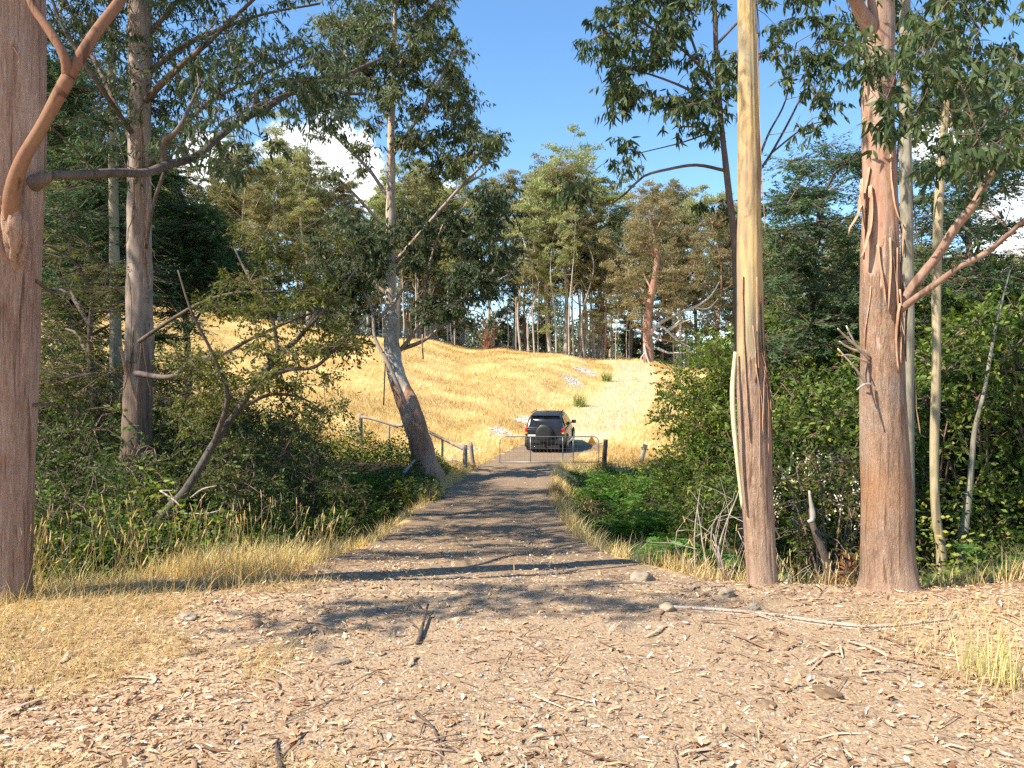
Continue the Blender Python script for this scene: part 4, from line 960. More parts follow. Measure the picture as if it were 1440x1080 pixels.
# thickets: leaves over a mounded volume either side of the driveway
def thicket(name, label, side, n, mats, seed):
    x = rng.uniform(0, 17, n)*side; y = rng.uniform(6.2, 30, n)
    t, hw = road_t(x, y); k = inview(x, y) & (np.abs(t) > hw+.35)
    lim = np.where(side < 0, 7.0, 7.3)+.0*x
    k &= y > lim+np.clip((np.abs(x)-3.5), -2, 1)*(-.15)
    k &= y < 27.5+(1.5 if side > 0 else -.5)
    x, y = x[k], y[k]; t, hw = road_t(x, y)
    H = .14+2.6*fbm(np.c_[x*.75, y*.75, x*0], seed, 4)**2.6*(.75+.6*fbm(np.c_[x*4, y*4, x*0], seed+2, 2))*1.5
    H *= (1. if side < 0 else .62)
    H *= sstep(.2, 1.8, np.abs(t)-hw)*sstep(lim[0]-.2, lim[0]+1.6, y)*(1-.65*sstep(23, 28, y)); H += .07
    z = gz(x, y, False)+H*(1-.75*rng.random(len(x))**2)
    kk = fbm(np.c_[x*3.1, y*3.1, z*3.1], seed+9, 2)+.18*rng.random(len(x)) > .50; x, y, z, H = x[kk], y[kk], z[kk], H[kk]
    p = np.c_[x, y, z]; d = rng.normal(size=(len(x), 3)); d[:, 2] = np.abs(d[:, 2])*.4
    sz = .045+.05*rng.random(len(x))
    pat = fbm(np.c_[x*1.4, y*1.4, x*0], seed+4, 2)
    m = MB(); leaves(m, p, d, sz, sz*.55, .3, np.clip(pat*.9-.1+rng.random(len(x))*.35, 0, 1), True)
    tag(m.build(name, mats), label, 'undergrowth', kind='stuff')
    j = rng.integers(0, len(x), 1600); A = p[j].copy(); A[:, 2] -= H[j]*.8; B = p[j]+rng.normal(size=(1600, 3))*.2; B[:, 2] += .05
    m = MB(); sticks(m, A, B, .004, .0015, .1)
    tag(m.build('undergrowth_stems', B_twig), 'thin bare stems tangled through the %s thicket' % ('left' if side < 0 else 'right'), 'undergrowth', kind='stuff')
thicket('undergrowth', 'dark green undergrowth filling the gully left of the driveway', -1, 300000, L_bram, 21)
thicket('undergrowth', 'green undergrowth filling the gully right of the driveway', 1, 280000, L_bram, 43)

# paddock grass
n = 270000
y = 26+(95-26)*rng.random(n)**1.25; x = (rng.random(n)*1.5-.85)*y*.72
t, hw = road_t(x, y); mk = masks(x, y)
k = ((np.abs(t) > hw+.1) | ((y > 41) & (rng.random(n) < .22))) & (mk['m_white'] < .5) & ((y > 28) | (x < -2.5) | (x > 3.2)) & (y < 95)
k &= ~((y < 29.5) & (x > 3))
x, y = x[k], y[k]; pat = fbm(np.c_[x*.35, y*.35, x*0], 8, 3)
m = MB(); blades(m, np.c_[x, y, gz(x, y)-.02], (.16+.30*pat)*(.6+.6*rng.random(len(x))), .009+.00032*y, .75, np.clip((pat-.5)*2.6+.25+.4*rng.random(len(x))+.5*(fbm(np.c_[x*1.5, y*.5, x*0], 81, 2)-.5), 0, 1))
tag(m.build('paddock_grass', G_field), 'long dry golden grass covering the paddock on the hill', 'grass', kind='stuff')

# dry grass along the driveway edges and on the verge
xs_, ys_ = [], []
x, y = scatter(170000, -7, 8, 6.6, 31, 1.25); t, hw = road_t(x, y)
k = inview(x, y) & (np.abs(t) > hw-.05-.2*rng.random(len(x))) & (np.abs(t) < hw+.25+rng.random(len(x))**2*1.3); xs_.append(x[k]); ys_.append(y[k])
x, y = scatter(26000, -7.5, -1.9, 4.6, 8.2); u = (x+7.5)/5.6
k = inview(x, y) & (y > 5.2+.3*rng.normal(size=len(x))+(x+4.8)*.42) & (y < 6.9+(x+4.8)*.28+.5*rng.normal(size=len(x))); xs_.append(x[k]); ys_.append(y[k])
x, y = scatter(9000, 1.9, 8, 6.1, 8.6); k = inview(x, y) & (y > 6.4-(x-2.)*.08) & (rng.random(len(x)) < .75); xs_.append(x[k]); ys_.append(y[k])
x = np.concatenate(xs_); y = np.concatenate(ys_)
k = fbm(np.c_[x*1.8, y*1.8, x*0], 31, 2)+.25*rng.random(len(x)) > .46; x, y = x[k], y[k]
m = MB(); blades(m, np.c_[x, y, gz(x, y)-.01], (.12+.22*fbm(np.c_[x, y, x*0], 7, 2))*(.5+rng.random(len(x))), .0035+.0004*y, .8, np.clip(.65*rng.random(len(x))+.4*fbm(np.c_[x*.8, y*.8, x*0], 17, 2)*1.2, 0, 1))
# bent stems with seed heads on the left verge
nh = 420; x = rng.uniform(-6.5, -1.5, nh); y = 5.7+(x+4.6)*.30+rng.normal(size=nh)*.42
A = np.c_[x, y, gz(x, y)]; h = rng.uniform(.28, .68, nh); B = A+np.c_[rng.normal(size=nh)*.12+.06, rng.normal(size=nh)*.08, h]
sticks(m, A, B, .0018, .0012, .03, rnd=np.full(nh, .5)); d = unit(B-A)+np.c_[rng.normal(size=(nh, 2))*.25, np.zeros(nh)]
e = B+unit(d)*rng.uniform(.04, .075, nh)[:, None]; sticks(m, B, e, .005, .002, .05, 5, rnd=np.full(nh, .8)); sticks(m, B-unit(d)*.012, B, .001, .005, 0, 5, rnd=np.full(nh, .8))
nh = 120; x = rng.uniform(1.6, 3.4, nh); y = rng.uniform(6.5, 8.6, nh)
A = np.c_[x, y, gz(x, y)]; h = rng.uniform(.25, .5, nh); B = A+np.c_[rng.normal(size=nh)*.1, rng.normal(size=nh)*.08, h]
sticks(m, A, B, .002, .0012, .03, rnd=np.full(nh, .5)); e = B+unit(B-A)*.06; sticks(m, B, e, .005, .002, .05, 5, rnd=np.full(nh, .8))
tag(m.build('verge_grass', G_dry), 'dry seeding grass along the verge and the driveway edges', 'grass', kind='stuff')
# short thatch lying over the left foreground
x, y = scatter(130000, -5.5, 3.8, 2.0, 6.4, 1.1); pat = fbm(np.c_[x*1.1, y*1.1, x*0], 77, 3)
k = inview(x, y) & (pat+.24*(-x-1.9)+.12*rng.random(len(x)) > .55) & ~((x > 0) & (pat < .62)); x, y, pat = x[k], y[k], pat[k]
m = MB(); blades(m, np.c_[x, y, gz(x, y)-.005], .03+.07*rng.random(len(x))*(1+1.1*sstep(1.5, 3.5, -x)), .0028, 1.6, np.clip(rng.random(len(x))*1.0, 0, 1))
x, y = scatter(1500, 2.3, 3.6, 3.5, 5.4); k = rng.random(len(x)) < .6
blades(m, np.c_[x, y, gz(x, y)], .05+.14*rng.random(len(x)), .003, 1.0)
tag(m.build('thatch_grass', G_dry), 'short dry grass thatch on the left foreground', 'grass', kind='stuff')

# leaf litter
M_lit = leafmat('dry leaves', [(0, (.14, .07, .038)), (.2, (.29, .155, .08)), (.5, (.45, .285, .155)), (.82, (.58, .41, .245)), (.96, (.68, .54, .37)), (1, (.78, .69, .56))], .08, .6)
n = 175000
y = 1.9+(10.5-1.9)*rng.random(n)**1.35; x = (rng.random(n)*2-1)*(.70*y+.5)
k = np.ones(n, bool); t, hw = road_t(x, y)
k &= ~((y > 7) & (np.abs(t) > hw+.2)) & ~((y > 6.9+.05*x) & (x < -2.))
dens = .13+.70*sstep(1.0, 3.0, np.abs(x-.6))+.35*fbm(np.c_[x*1.2, y*1.2, x*0], 55, 3); k &= rng.random(n) < dens
x, y = x[k], y[k]
x2, y2 = scatter(9000, -1.9, 2., 9, 27, 1.4); t, hw = road_t(x2, y2); k = np.abs(t) < hw; x2, y2 = x2[k], y2[k]
x = np.r_[x, x2]; y = np.r_[y, y2]; n = len(x)
d = np.c_[rng.normal(size=(n, 2)), rng.normal(size=n)*.16]
m = MB(); big = rng.random(n); Ls = .011+.058*big**3.
du = unit(d); side = unit(np.c_[-du[:, 1], du[:, 0], rng.normal(size=n)*.35]); nr = unit(np.cross(du, side)); nr *= np.sign(nr[:, 2:3])
thin = rng.random(n) < .3; Ls = np.where(thin, Ls*1.5, Ls); L_ = Ls[:, None]; W_ = np.where(thin, .3, 1.)[:, None]* (Ls*(.085+.13*rng.random(n)))[:, None]; cv = rng.normal(size=(n, 1))*.22; bend = rng.normal(size=(n, 1))*.22
g = np.c_[x, y, gz(x, y)+.004+.010*rng.random(n)]
def lp(t, s, zc): return g+du*L_*t+side*(W_*s+L_*bend*(t*t))+nr*L_*cv*zc
V = np.stack([lp(0, 0, 0), lp(.3, 1, .25), lp(.3, -1, .25), lp(.7, .8, .5), lp(.7, -.8, .5), lp(1, 0, 0)], 1).reshape(-1, 3); i = np.arange(n)[:, None]*6
m.add(V, [i+np.array([[0, 2, 1]]), i+np.array([[1, 2, 4, 3]]), i+np.array([[3, 4, 5]])], np.repeat(rng.random(n)**.9, 6))
tag(m.build('leaf_litter', M_lit), 'fallen eucalypt leaves scattered over the gravel and verge', 'leaf litter', kind='stuff')
# twigs and bark scraps on the ground
n = 950; y = 2+(9-2)*rng.random(n)**1.2; x = (rng.random(n)*2-1)*(.68*y); t, hw = road_t(x, y); k = ~((y > 6.6) & (np.abs(t) > hw)); x, y = x[k], y[k]; n = len(x)
A = np.c_[x, y, gz(x, y)+.008]; a = rng.random(n)*6.28; l = .05+.28*rng.random(n)**3; xb = x+np.cos(a)*l; yb = y+np.sin(a)*l; B = np.c_[xb, yb, gz(xb, yb)+.012]
m = MB(); sticks(m, A, B, .0035, .0018, .03, 5)
tag(m.build('fallen_twigs', leafmat('fallen twigs', [(0, (.09, .055, .04)), (.5, (.24, .16, .11)), (1, (.48, .38, .29))], 0, .8)), 'small twigs littering the verge', 'twigs', kind='stuff')
# curled bark scraps shed by the big trunks
m = MB()
for k in range(330):
    if k < 230: x, y = rng.uniform(1.2, 5.2), rng.uniform(3.2, 6.4)
    else: x, y = rng.uniform(-4, 2.5), rng.uniform(2.4, 6.2)
    a = rng.random()*6.28; l = .05+.30*rng.random()**2.2; p = np.array([[x+math.cos(a)*l*t+rng.normal()*.008, y+math.sin(a)*l*t+rng.normal()*.008, 0] for t in (0, .33, .66, 1)])
    p[:, 2] = gz(p[:, 0], p[:, 1])+np.array([.006, .016, .02, .01])*rng.uniform(.5, 1.5); q = catmull(p, .03)
    m.tube(q, np.linspace(.011, .005, len(q))*rng.uniform(.5, 1.5), 6, .002, 2, 6, k, flat=.3, rnd=rng.random())
tag(m.build('bark_litter', leafmat('bark scraps', [(0, (.16, .085, .05)), (.5, (.36, .22, .14)), (1, (.56, .42, .30))], 0, .8)), 'shed strips of curled brown bark scattered below the big right trunks', 'bark litter', kind='stuff')
# loose gravel
def stones(n, xy, size, mat, name, label, seed=0):
    x, y = xy; n = len(x)
    b = unit(np.array([[1, 0, 0], [-1, 0, 0], [0, 1, 0], [0, -1, 0], [0, 0, 1.], [0, 0, -1]])); f = np.array([[0, 2, 4], [2, 1, 4], [1, 3, 4], [3, 0, 4], [2, 0, 5], [1, 2, 5], [3, 1, 5], [0, 3, 5]])
    s = size*(.4+rng.random(n)**3*1.4)
    V = b[None]*s[:, None, None]*(.65+.7*rng.random((n, 6, 1)))*np.array([1, 1, .6])
    a = rng.random(n)*6.28; c, sn = np.cos(a), np.sin(a)
    V = np.stack([V[..., 0]*c[:, None]-V[..., 1]*sn[:, None], V[..., 0]*sn[:, None]+V[..., 1]*c[:, None], V[..., 2]], -1)+np.c_[x, y, gz(x, y)+s*.12][:, None]
    m = MB(); m.add(V.reshape(-1, 3), (np.arange(n)*6)[:, None, None].reshape(-1, 1, 1)*1+f[None], None) if False else m.add(V.reshape(-1, 3), ((np.arange(n)*6)[:, None, None]+f[None]).reshape(-1, 3), np.repeat(rng.random(n), 6))
    return tag(m.build(name, mat), label, 'stones', kind='stuff')
M_st = leafmat('gravel stones', [(0, (.14, .11, .085)), (.5, (.28, .225, .17)), (.9, (.42, .36, .29)), (1, (.56, .52, .46))], 0, .85)
y = 1.9+(8-1.9)*rng.random(26000)**1.4; x = rng.normal(size=26000)*(.9+.18*y)+.6; y2 = rng.uniform(7, 30, 12000); c_, h_, _ = road(y2); x2 = c_+h_*(rng.random(12000)*2-1)
stones(0, (np.r_[x, x2], np.r_[y, y2]), .0085, M_st, 'gravel', 'loose grey-brown gravel on the driveway')
wx, wy = rng.uniform(-4, 10, 90000), rng.uniform(28, 84, 90000); k = masks(wx, wy)['m_white'] > .35; wx, wy = wx[k][:1700], wy[k][:1700]
stones(0, (wx, wy), .085, leafmat('pale stones', [(0, (.30, .25, .20)), (.6, (.46, .41, .35)), (1, (.64, .60, .54))], 0, .9), 'pale_rubble', 'pale broken stones showing on the cut slope beside the farm track')

# individual stones and sticks of the foreground
def rock(label, u, v, Y, size, col, seed, flat=.45):
    x, y, _ = P(u, v, Y); z = gz1(x, y)
    import bmesh
    bm = bmesh.new(); bmesh.ops.create_icosphere(bm, subdivisions=4, radius=1)
    co_ = np.array([q.co[:] for q in bm.verts]); r = 1+(fbm(co_*1.3+seed*7, seed, 3)-.5)*.9
    co2 = np.round(co_*2.2)/2.2*.35+co_*.65
    for q, c, rr in zip(bm.verts, co2, r): q.co = Vector((c[0]*rr*size, c[1]*rr*size*.75, c[2]*rr*size*flat))
    me = bpy.data.meshes.new('rock'); bm.to_mesh(me); bm.free()
    for p in me.polygons: p.use_smooth = True
    me.materials.append(simple('stone', tuple(c*.62*w_ for c, w_ in zip(col, (1.2, 1., .76))), .9, var=.35, k=14, bstr=.5)); o = bpy.data.objects.new('rock', me); C.objects.link(o)
    o.location = (x, y, z+size*flat*.35); o.rotation_euler = (0, 0, seed*1.7); tag(o, label, 'rock')
rock('dark flat stone lying in the lower right foreground', 1163, 975, 3.98, .085, (.22, .17, .12), 1, .22)
rock('small flat grey stone in the left middle of the foreground', 478, 934, 4.4, .055, (.30, .28, .26), 2, .25)
rock('pale stone at the tip of the long fallen branch', 938, 857, 5.45, .07, (.42, .38, .33), 3, .5)
rock('grey stone left of the foot of the slim yellow-grey gum', 1022, 838, 5.8, .07, (.36, .34, .31), 4, .7)
rock('small grey stone in front of the slim yellow-grey gum', 1060, 855, 5.45, .045, (.38, .36, .33), 5, .7)
rock('grey stone on the right lip of the driveway', 902, 805, 6.5, .10, (.33, .32, .30), 6, .55)
rock('grey stone on the left verge beside the dry grass', 265, 870, 5.25, .07, (.36, .35, .34), 7, .4)
rock('dark stone in the shade of the left verge', 432, 893, 4.9, .05, (.20, .17, .15), 8, .4)
rock('reddish stone in the left verge shade', 358, 878, 5.1, .06, (.40, .28, .20), 9, .4)
rock('brown flat stone at the bottom right beside the dark flat stone', 1080, 990, 3.85, .05, (.25, .20, .15), 10, .22)
def ground_stick(label, pix, r, mat, nb=0, name='fallen_branch', lift=.0, strand=None):
    pts = []
    for i, (u, v, Y) in enumerate(pix):
        p = P(u, v, Y); pts.append([p[0], p[1], gz1(p[0], p[1])+r*.8+lift*i])
    q = catmull(np.array(pts), .05); m = MB(); m.tube(q, np.linspace(r, r*.45, len(q)), 8, r*.25, 2, 9)
    for k in range(nb):
        i = rng.integers(len(q)//5, len(q)-2); dd = unit(q[i+1]-q[i]); s = rng.choice([-1, 1]); e = q[i]+(dd+np.array([-dd[1], dd[0], .1])*s*.6)*rng.uniform(.08, .3)
        m.tube(catmull(np.array([q[i], (q[i]+e)/2+[0, 0, .01], e]), .05), r*.35, 6)
    if strand:
        for off in strand: m.tube(q+np.array([off*.3, off, 0])+rng.normal(size=3)*.004, np.linspace(r*.35, r*.6, len(q)), 6, r*.2, 2, 7)
    o = m.build(name, mat, None, True); return tag(o, label, 'branch')
M_fb = barkmat('fallen branch bark', [(.25, (.17, .11, .075)), (.5, (.33, .235, .165)), (.75, (.50, .40, .30))], k=20, stretch=1, bstr=.4)
ground_stick('long pale fallen branch lying across the verge in front of the two big right trunks', [(945, 860, 5.5), (1010, 863, 5.4), (1080, 868, 5.3), (1150, 876, 5.15), (1230, 882, 5.05), (1330, 879, 5.1), (1345, 876, 5.15)], .012, barkmat('pale fallen branch bark', [(.25, (.26, .19, .14)), (.5, (.46, .36, .27)), (.75, (.62, .52, .42))], k=20, stretch=1, bstr=.4), 7, strand=(.03, -.045, .05))
ground_stick('short charred stick standing tilted in the left middle of the foreground', [(587, 906, 4.72), (592, 885, 4.9), (598, 868, 5.2), (602, 855, 5.4)], .014, B_dark, 2, 'charred_stick', .012)
ground_stick('forked dark stick near the bottom of the foreground, left of the centre', [(570, 1052, 3.38), (600, 1056, 3.36), (640, 1060, 3.33)], .010, M_fb, 3)
ground_stick('thin curved stick leading down to the forked dark stick', [(585, 1002, 3.75), (610, 1030, 3.55), (622, 1060, 3.3)], .009, B_dark, 2)
ground_stick('thin pale twig in the centre right of the foreground', [(838, 918, 4.55), (862, 935, 4.4), (880, 945, 4.3)], .007, M_fb, 2)
ground_stick('dark stick at the bottom edge of the foreground', [(395, 1075, 3.2), (388, 1050, 3.4), (392, 1040, 3.45)], .012, B_dark, 1)
ground_stick('fallen bleached log under the leaning eucalypt', [(550, 668, 22), (568, 655, 22.3), (583, 645, 22.6)], .075, B_white, 1, 'fallen_log', .28)
ground_stick('weathered log lying in the right gully among the ferns', [(898, 672, 17), (905, 685, 16.6), (915, 700, 16)], .07, B_white, 0, 'fallen_log', .25)
# ------------------------------------------------------------------ forest on the ridge
L_far = leafmat('forest canopy', [(0, (.10, .115, .045)), (.35, (.19, .205, .085)), (.75, (.30, .30, .135)), (1, (.40, .38, .19))], .3, .6, objvar=.5)
L_farb = leafmat('bronze canopy', [(0, (.12, .12, .055)), (.4, (.22, .215, .10)), (.8, (.33, .30, .15)), (1, (.41, .34, .19))], .25, .6, objvar=.4)
B_far = barkmat('forest bark', [(.25, (.20, .16, .13)), (.5, (.42, .35, .29)), (.75, (.64, .57, .49))], k=1.8, stretch=.25, bstr=.2)
B_farr = barkmat('red forest bark', [(.25, (.15, .075, .05)), (.5, (.33, .18, .12)), (.75, (.46, .30, .22))], k=1.8, stretch=.25, bstr=.2)
def far_tree(H, bare, crw, ncl, per, mat, bark, seed, spread=.9, rt=.24, label='x', leafs=.23, lean=0., dead=0):
    r = np.random.default_rng(seed)
    t = thing('forest_eucalypt', label, 'tree', (0, 0, 0)); m, l = MB(), MB()
    ax = np.array([[0, 0, -.8], [r.normal()*.2, r.normal()*.2, H*.3], [lean*.5+r.normal()*.7, r.normal()*.7, H*.65], [lean+r.normal()*.9, r.normal()*.9, H*.97]])
    q = catmull(ax, .8); q = q[:]; rad = rt*(1-np.linspace(0, 1, len(q))**1.2*.88); m.tube(q, rad, 9)
    prim = []
    for k in list(range(0, ncl, 7))+[k_ for k_ in range(ncl) if k_ % 7]:
        f = (k+r.random())/ncl; z = H*(bare+(1-bare)*f**.85)
        prof = math.sin(math.pi*min(.98, .18+.78*(z/H-bare)/(1-bare)))**.7
        a = k*2.4+r.normal()*.5; rr = crw*prof*(.35+.75*r.random())
        c = np.array([lean*z/H+math.cos(a)*rr, math.sin(a)*rr, z+r.normal()*1.1])
        j = int(np.argmin(np.abs(q[:, 2]-max(H*bare*.8, z-rr*.9)))); s = q[j]; r0_ = rad[j]*.42
        if k % 7:
            A_ = np.array([a_[:3] for a_ in prim]+[s]); dd_ = np.linalg.norm(A_-c, axis=1)+np.maximum(0, A_[:, 2]-c[2])*2; s = A_[int(np.argmin(dd_))]; r0_ = .05
        qq = catmull(np.array([s, (s+c)/2+[0, 0, -.1*rr], c]), .7); m.tube(qq, np.linspace(r0_, .025, len(qq)), 5, cap=False)
        prim += list(qq[1:])
        cr = spread*.88*(.6+.7*r.random())
        for w_ in range(3):
            o = r.normal(size=3)*np.array([.62, .62, .5])*cr; cc = c+o; nn = int(per*.66); crr = cr*(.55+.4*r.random())
            e = unit(r.normal(size=(nn, 3))); e[:, 2] = np.where(e[:, 2] < -.15, -e[:, 2]*.5, e[:, 2]); rad_ = r.random((nn, 1))**.35
            p = cc+e*rad_*crr*np.array([1, 1, .85])
            d = r.normal(size=(nn, 3))*.7+e*.3; d[:, 2] -= .2
            sh = .25+.5*r.random(); leaves(l, p, d, leafs*(.6+.8*r.random(nn)), leafs*.42*(.6+.8*r.random(nn)), .3, np.clip(sh+r.normal(size=nn)*.2+e[:, 2]*.1, 0, 1), True)  # top light put into the leaf colour: upper side of each puff lighter
    for k in range(dead):
        a = r.random()*6.28; z = H*(bare*.5+.4*r.random()); j = int(np.argmin(np.abs(q[:, 2]-z))); e = q[j]+np.array([math.cos(a)*1.6, math.sin(a)*1.6, .8+r.random()])
        m.tube(catmull(np.array([q[j], (q[j]+e)/2+r.normal(size=3)*.2, e]), .4), np.linspace(.05, .015, 6)[:6] if False else .03, 4)
    m.build('trunk', bark, t, True); l.build('crown', mat, t); return t
LAB = {0: 'tall slender eucalypt with a high rounded crown in the forest along the ridge', 1: 'broad-crowned olive eucalypt in the forest along the ridge',
       2: 'bronze-leaved eucalypt in the forest along the ridge', 3: 'thin pale eucalypt with a sparse top in the forest along the ridge', 4: 'low bushy dark tree under the tall eucalypts along the ridge'}
GRP = {0: 'slender ridge eucalypts', 1: 'broad ridge eucalypts', 2: 'bronze ridge eucalypts', 3: 'thin pale ridge eucalypts', 4: 'bushy ridge trees'}
L_und = leafmat('dark understorey', [(0, (.05, .06, .027)), (.5, (.10, .115, .05)), (1, (.19, .19, .09))], .2, .6, objvar=.3)
far_protos = {0: [far_tree(21, .42, 2.9, 44, 190, L_far, B_far, 1, 1.0), far_tree(21, .5, 2.5, 40, 190, L_far, B_far, 2, .95, lean=1.)],
              1: [far_tree(21, .22, 3.9, 66, 200, L_far, B_far, 3, 1.15, .22, dead=4), far_tree(21, .3, 3.4, 56, 200, L_far, B_far, 4, 1.1, .22)],
              2: [far_tree(19, .2, 3.6, 56, 200, L_farb, B_farr, 5, 1.05, .2, dead=3)],
              3: [far_tree(20, .55, 1.9, 22, 130, L_far, B_far, 6, .8, .15, dead=5), far_tree(20, .6, 1.6, 18, 120, L_far, B_far, 7, .8, .13, dead=3)],
              4: [far_tree(8, .06, 2.1, 34, 170, L_und, B_far, 8, .9, .12)]}
used = set()
def put_far(kind, u, topv, Y, ps=None, label=None, group=None, sx=1.):
    pr = far_protos[kind]; i = rng.integers(len(pr)); r = pr[i]
    x = (u-720)/F_PX*Y; g = gz1(x, Y); H0 = {0: 21, 1: 21, 2: 19, 3: 20, 4: 8}[kind]
    s = (CAMZ+(540-topv)/F_PX*Y-g)/H0
    rz = rng.random()*6.28; scl = (s*sx, s*sx, s)
    key = (kind, i)
    if key not in used:
        used.add(key); r.location = (x, Y, g); r.rotation_euler = (0, 0, rz); r.scale = scl
        r['label'] = label or LAB[kind]; r['group'] = group or GRP[kind]; return r
    return dup(r, (x, Y, g), rz, scl, label or LAB[kind], group or GRP[kind])
SKY = np.array([(-100, 120), (0, 150), (60, 170), (150, 200), (230, 260), (300, 250), (330, 215), (380, 205), (420, 215), (470, 262), (520, 268), (580, 235), (640, 250), (690, 262), (735, 265), (765, 232), (810, 222), (850, 255), (872, 325), (885, 300), (925, 268), (960, 288), (1000, 280), (1040, 300), (1080, 330), (1180, 330), (1300, 340), (1380, 360), (1440, 350), (1560, 320)], float)
skyv = lambda u: float(np.interp(u, SKY[:, 0], SKY[:, 1]))
# front row: hand placed
for kind, u, tv, Y in ((1, 345, 215, 84), (1, 392, 200, 88), (0, 432, 222, 86), (1, 468, 252, 92), (0, 500, 272, 94), (1, 590, 235, 96), (0, 560, 250, 92), (0, 640, 250, 95), (0, 690, 262, 92), (3, 733, 285, 90), (0, 722, 250, 100),
                       (1, 775, 235, 93), (1, 820, 222, 97), (0, 795, 240, 92), (0, 845, 262, 99), (3, 752, 330, 89), (2, 930, 300, 96), (2, 850, 350, 91), (1, 885, 288, 101), (1, 985, 275, 97), (2, 1010, 300, 92), (0, 945, 265, 104),
                       (0, 310, 240, 86), (0, 270, 250, 84), (1, 225, 240, 82), (1, 120, 190, 78), (0, 60, 160, 80), (1, 170, 210, 84), (1, 0, 130, 80), (2, 1060, 320, 100), (1, 1110, 330, 104), (2, 1170, 330, 108), (1, 1230, 340, 104), (2, 1300, 350, 100), (2, 1360, 360, 98), (2, 1410, 365, 92), (1, 1450, 350, 100)):
    put_far(kind, u, tv, Y, sx=1.15)
for k in range(120):
    u = rng.uniform(-60, 1500); Y = rng.uniform(92, 135)
    if 905 < u < 1060 and rng.random() < .6: continue
    kind = rng.choice([0, 0, 1, 3, 3, 2] if u > 700 else [0, 0, 1, 1, 3, 3])
    put_far(int(kind), u, skyv(u)+abs(rng.normal())*26+6, Y)
for k in range(62):
    u = rng.uniform(280, 1000); Y = rng.uniform(86, 96); put_far(3, u, skyv(u)+rng.uniform(60, 120), Y)
for k in range(64):
    u = rng.uniform(-40, 900) if k < 40 else rng.uniform(840, 1480); Y = rng.uniform(94, 135)
    x = (u-720)/F_PX*Y; tv = 540-(gz1(x, Y)+rng.uniform(3.5, 8)-CAMZ)/Y*F_PX; put_far(4, u, tv, Y)

# the spreading old eucalypt with bleached limbs at the top of the track
x, y, _ = P(912, 517, 84); ot = far_tree(17.6, .24, 5.2, 78, 210, L_farb, B_farr, 11, 1.15, .62, 'old spreading bronze eucalypt with bleached dead limbs at the top of the farm track')
ot.name = 'spreading_eucalypt'; ot.location = (x, y, gz1(x, y))
m = MB()
for pts in ([(915, 470, 84, 9), (922, 459, 83.5, 6), (935, 462, 83, 5), (945, 472, 82.7, 4.5), (955, 480, 82.5, 3.5), (970, 488, 82.3, 2.5)], [(938, 464, 83, 4), (948, 458, 82.6, 3.5), (957, 450, 82.4, 2)], [(940, 466, 83, 3.5), (955, 455, 83, 3), (975, 448, 82, 1.6)],
            [(906, 485, 83.6, 4), (909, 500, 83.3, 4), (915, 516, 83, 3)], [(908, 495, 83.4, 3), (902, 502, 83.3, 3), (900, 510, 83.2, 2)], [(925, 490, 83.5, 6), (940, 496, 83, 4), (955, 496, 82.6, 3), (975, 495, 82.4, 2)],
            [(918, 460, 84, 8), (950, 442, 84, 6), (980, 430, 84, 5), (1000, 415, 84, 3.5), (1012, 395, 84, 2)], [(975, 432, 84, 4), (995, 434, 84, 3), (1010, 420, 84, 1.8)], [(925, 478, 83.6, 5), (927, 468, 83.4, 3), (931, 480, 83.4, 2)], [(880, 375, 84, 4), (893, 395, 84, 4), (905, 410, 84, 4)]):
    limb(m, [(a_, b_, c_, d_*.7) for a_, b_, c_, d_ in pts], 6, .01, .5)
m.v = [v-np.array(ot.location) for v in m.v]; b = m.build('dead_limbs', simple('bleached limbs', (.40, .36, .31), .85, var=.2, k=3)); b.parent = ot

# a far-off tree line beyond everything, seen through the gaps
m = MB(); n = 110000; a = rng.uniform(-.72, .72, n); Yd = rng.uniform(190, 260, n); x = np.tan(a)*Yd
h = rng.random(n)*(8+13*fbm(np.c_[x*.06, Yd*0, Yd*0], 61, 3)); p = np.c_[x, Yd, gz(x, Yd, False)+h+.2]
leaves(m, p, rng.normal(size=(n, 3)), 1.0, .6, .2, np.clip(fbm(np.c_[x*.2, Yd*.2, h*.3], 9, 2)+rng.normal(size=n)*.12, 0, 1), True)
tag(m.build('distant_forest', leafmat('distant leaves', [(0, (.05, .075, .05)), (1, (.13, .15, .09))], .1, .8)), 'far-off line of trees glimpsed between the ridge trunks', 'forest', kind='stuff')

# fallen timber and dark litter along the forest edge
m = MB(); n = 260; u = rng.uniform(250, 900, n); Y = rng.uniform(86, 98, n); x = (u-720)/F_PX*Y; a = rng.random(n)*6.28; l = rng.uniform(.4, 2.2, n)
A = np.c_[x, Y, gz(x, Y)+.1]; B = A+np.c_[np.cos(a)*l, np.sin(a)*l, rng.random(n)*.5]; sticks(m, A, B, .06, .02, .05, 5)
tag(m.build('forest_debris', simple('rotting timber', (.12, .075, .05), .9, var=.5)), 'fallen dark timber along the forest edge', 'debris', kind='stuff')
rb = thing('dead_shrub', 'reddish dead bush at the forest edge on the crest of the paddock', 'shrub', at_base(686, 492, 87)); b = np.array(rb.location); m, l = MB(), MB()
for k in range(26):
    e = b+np.array([rng.normal()*1.1, rng.normal()*.8, rng.uniform(1.5, 4.2)]); q = catmull(np.array([b+rng.normal(size=3)*.15, (b+e)/2+rng.normal(size=3)*.3, e]), .4); m.tube(q, np.linspace(.07, .02, len(q)), 4)
    cluster(None, l, e, .6, 50, .22, .08, .4)
m.build('stems', simple('red dead stems', (.22, .09, .05), .9, var=.4), rb); l.build('foliage', leafmat('dead red leaves', [(0, (.12, .05, .025)), (1, (.30, .15, .08))], .1, .7), rb)

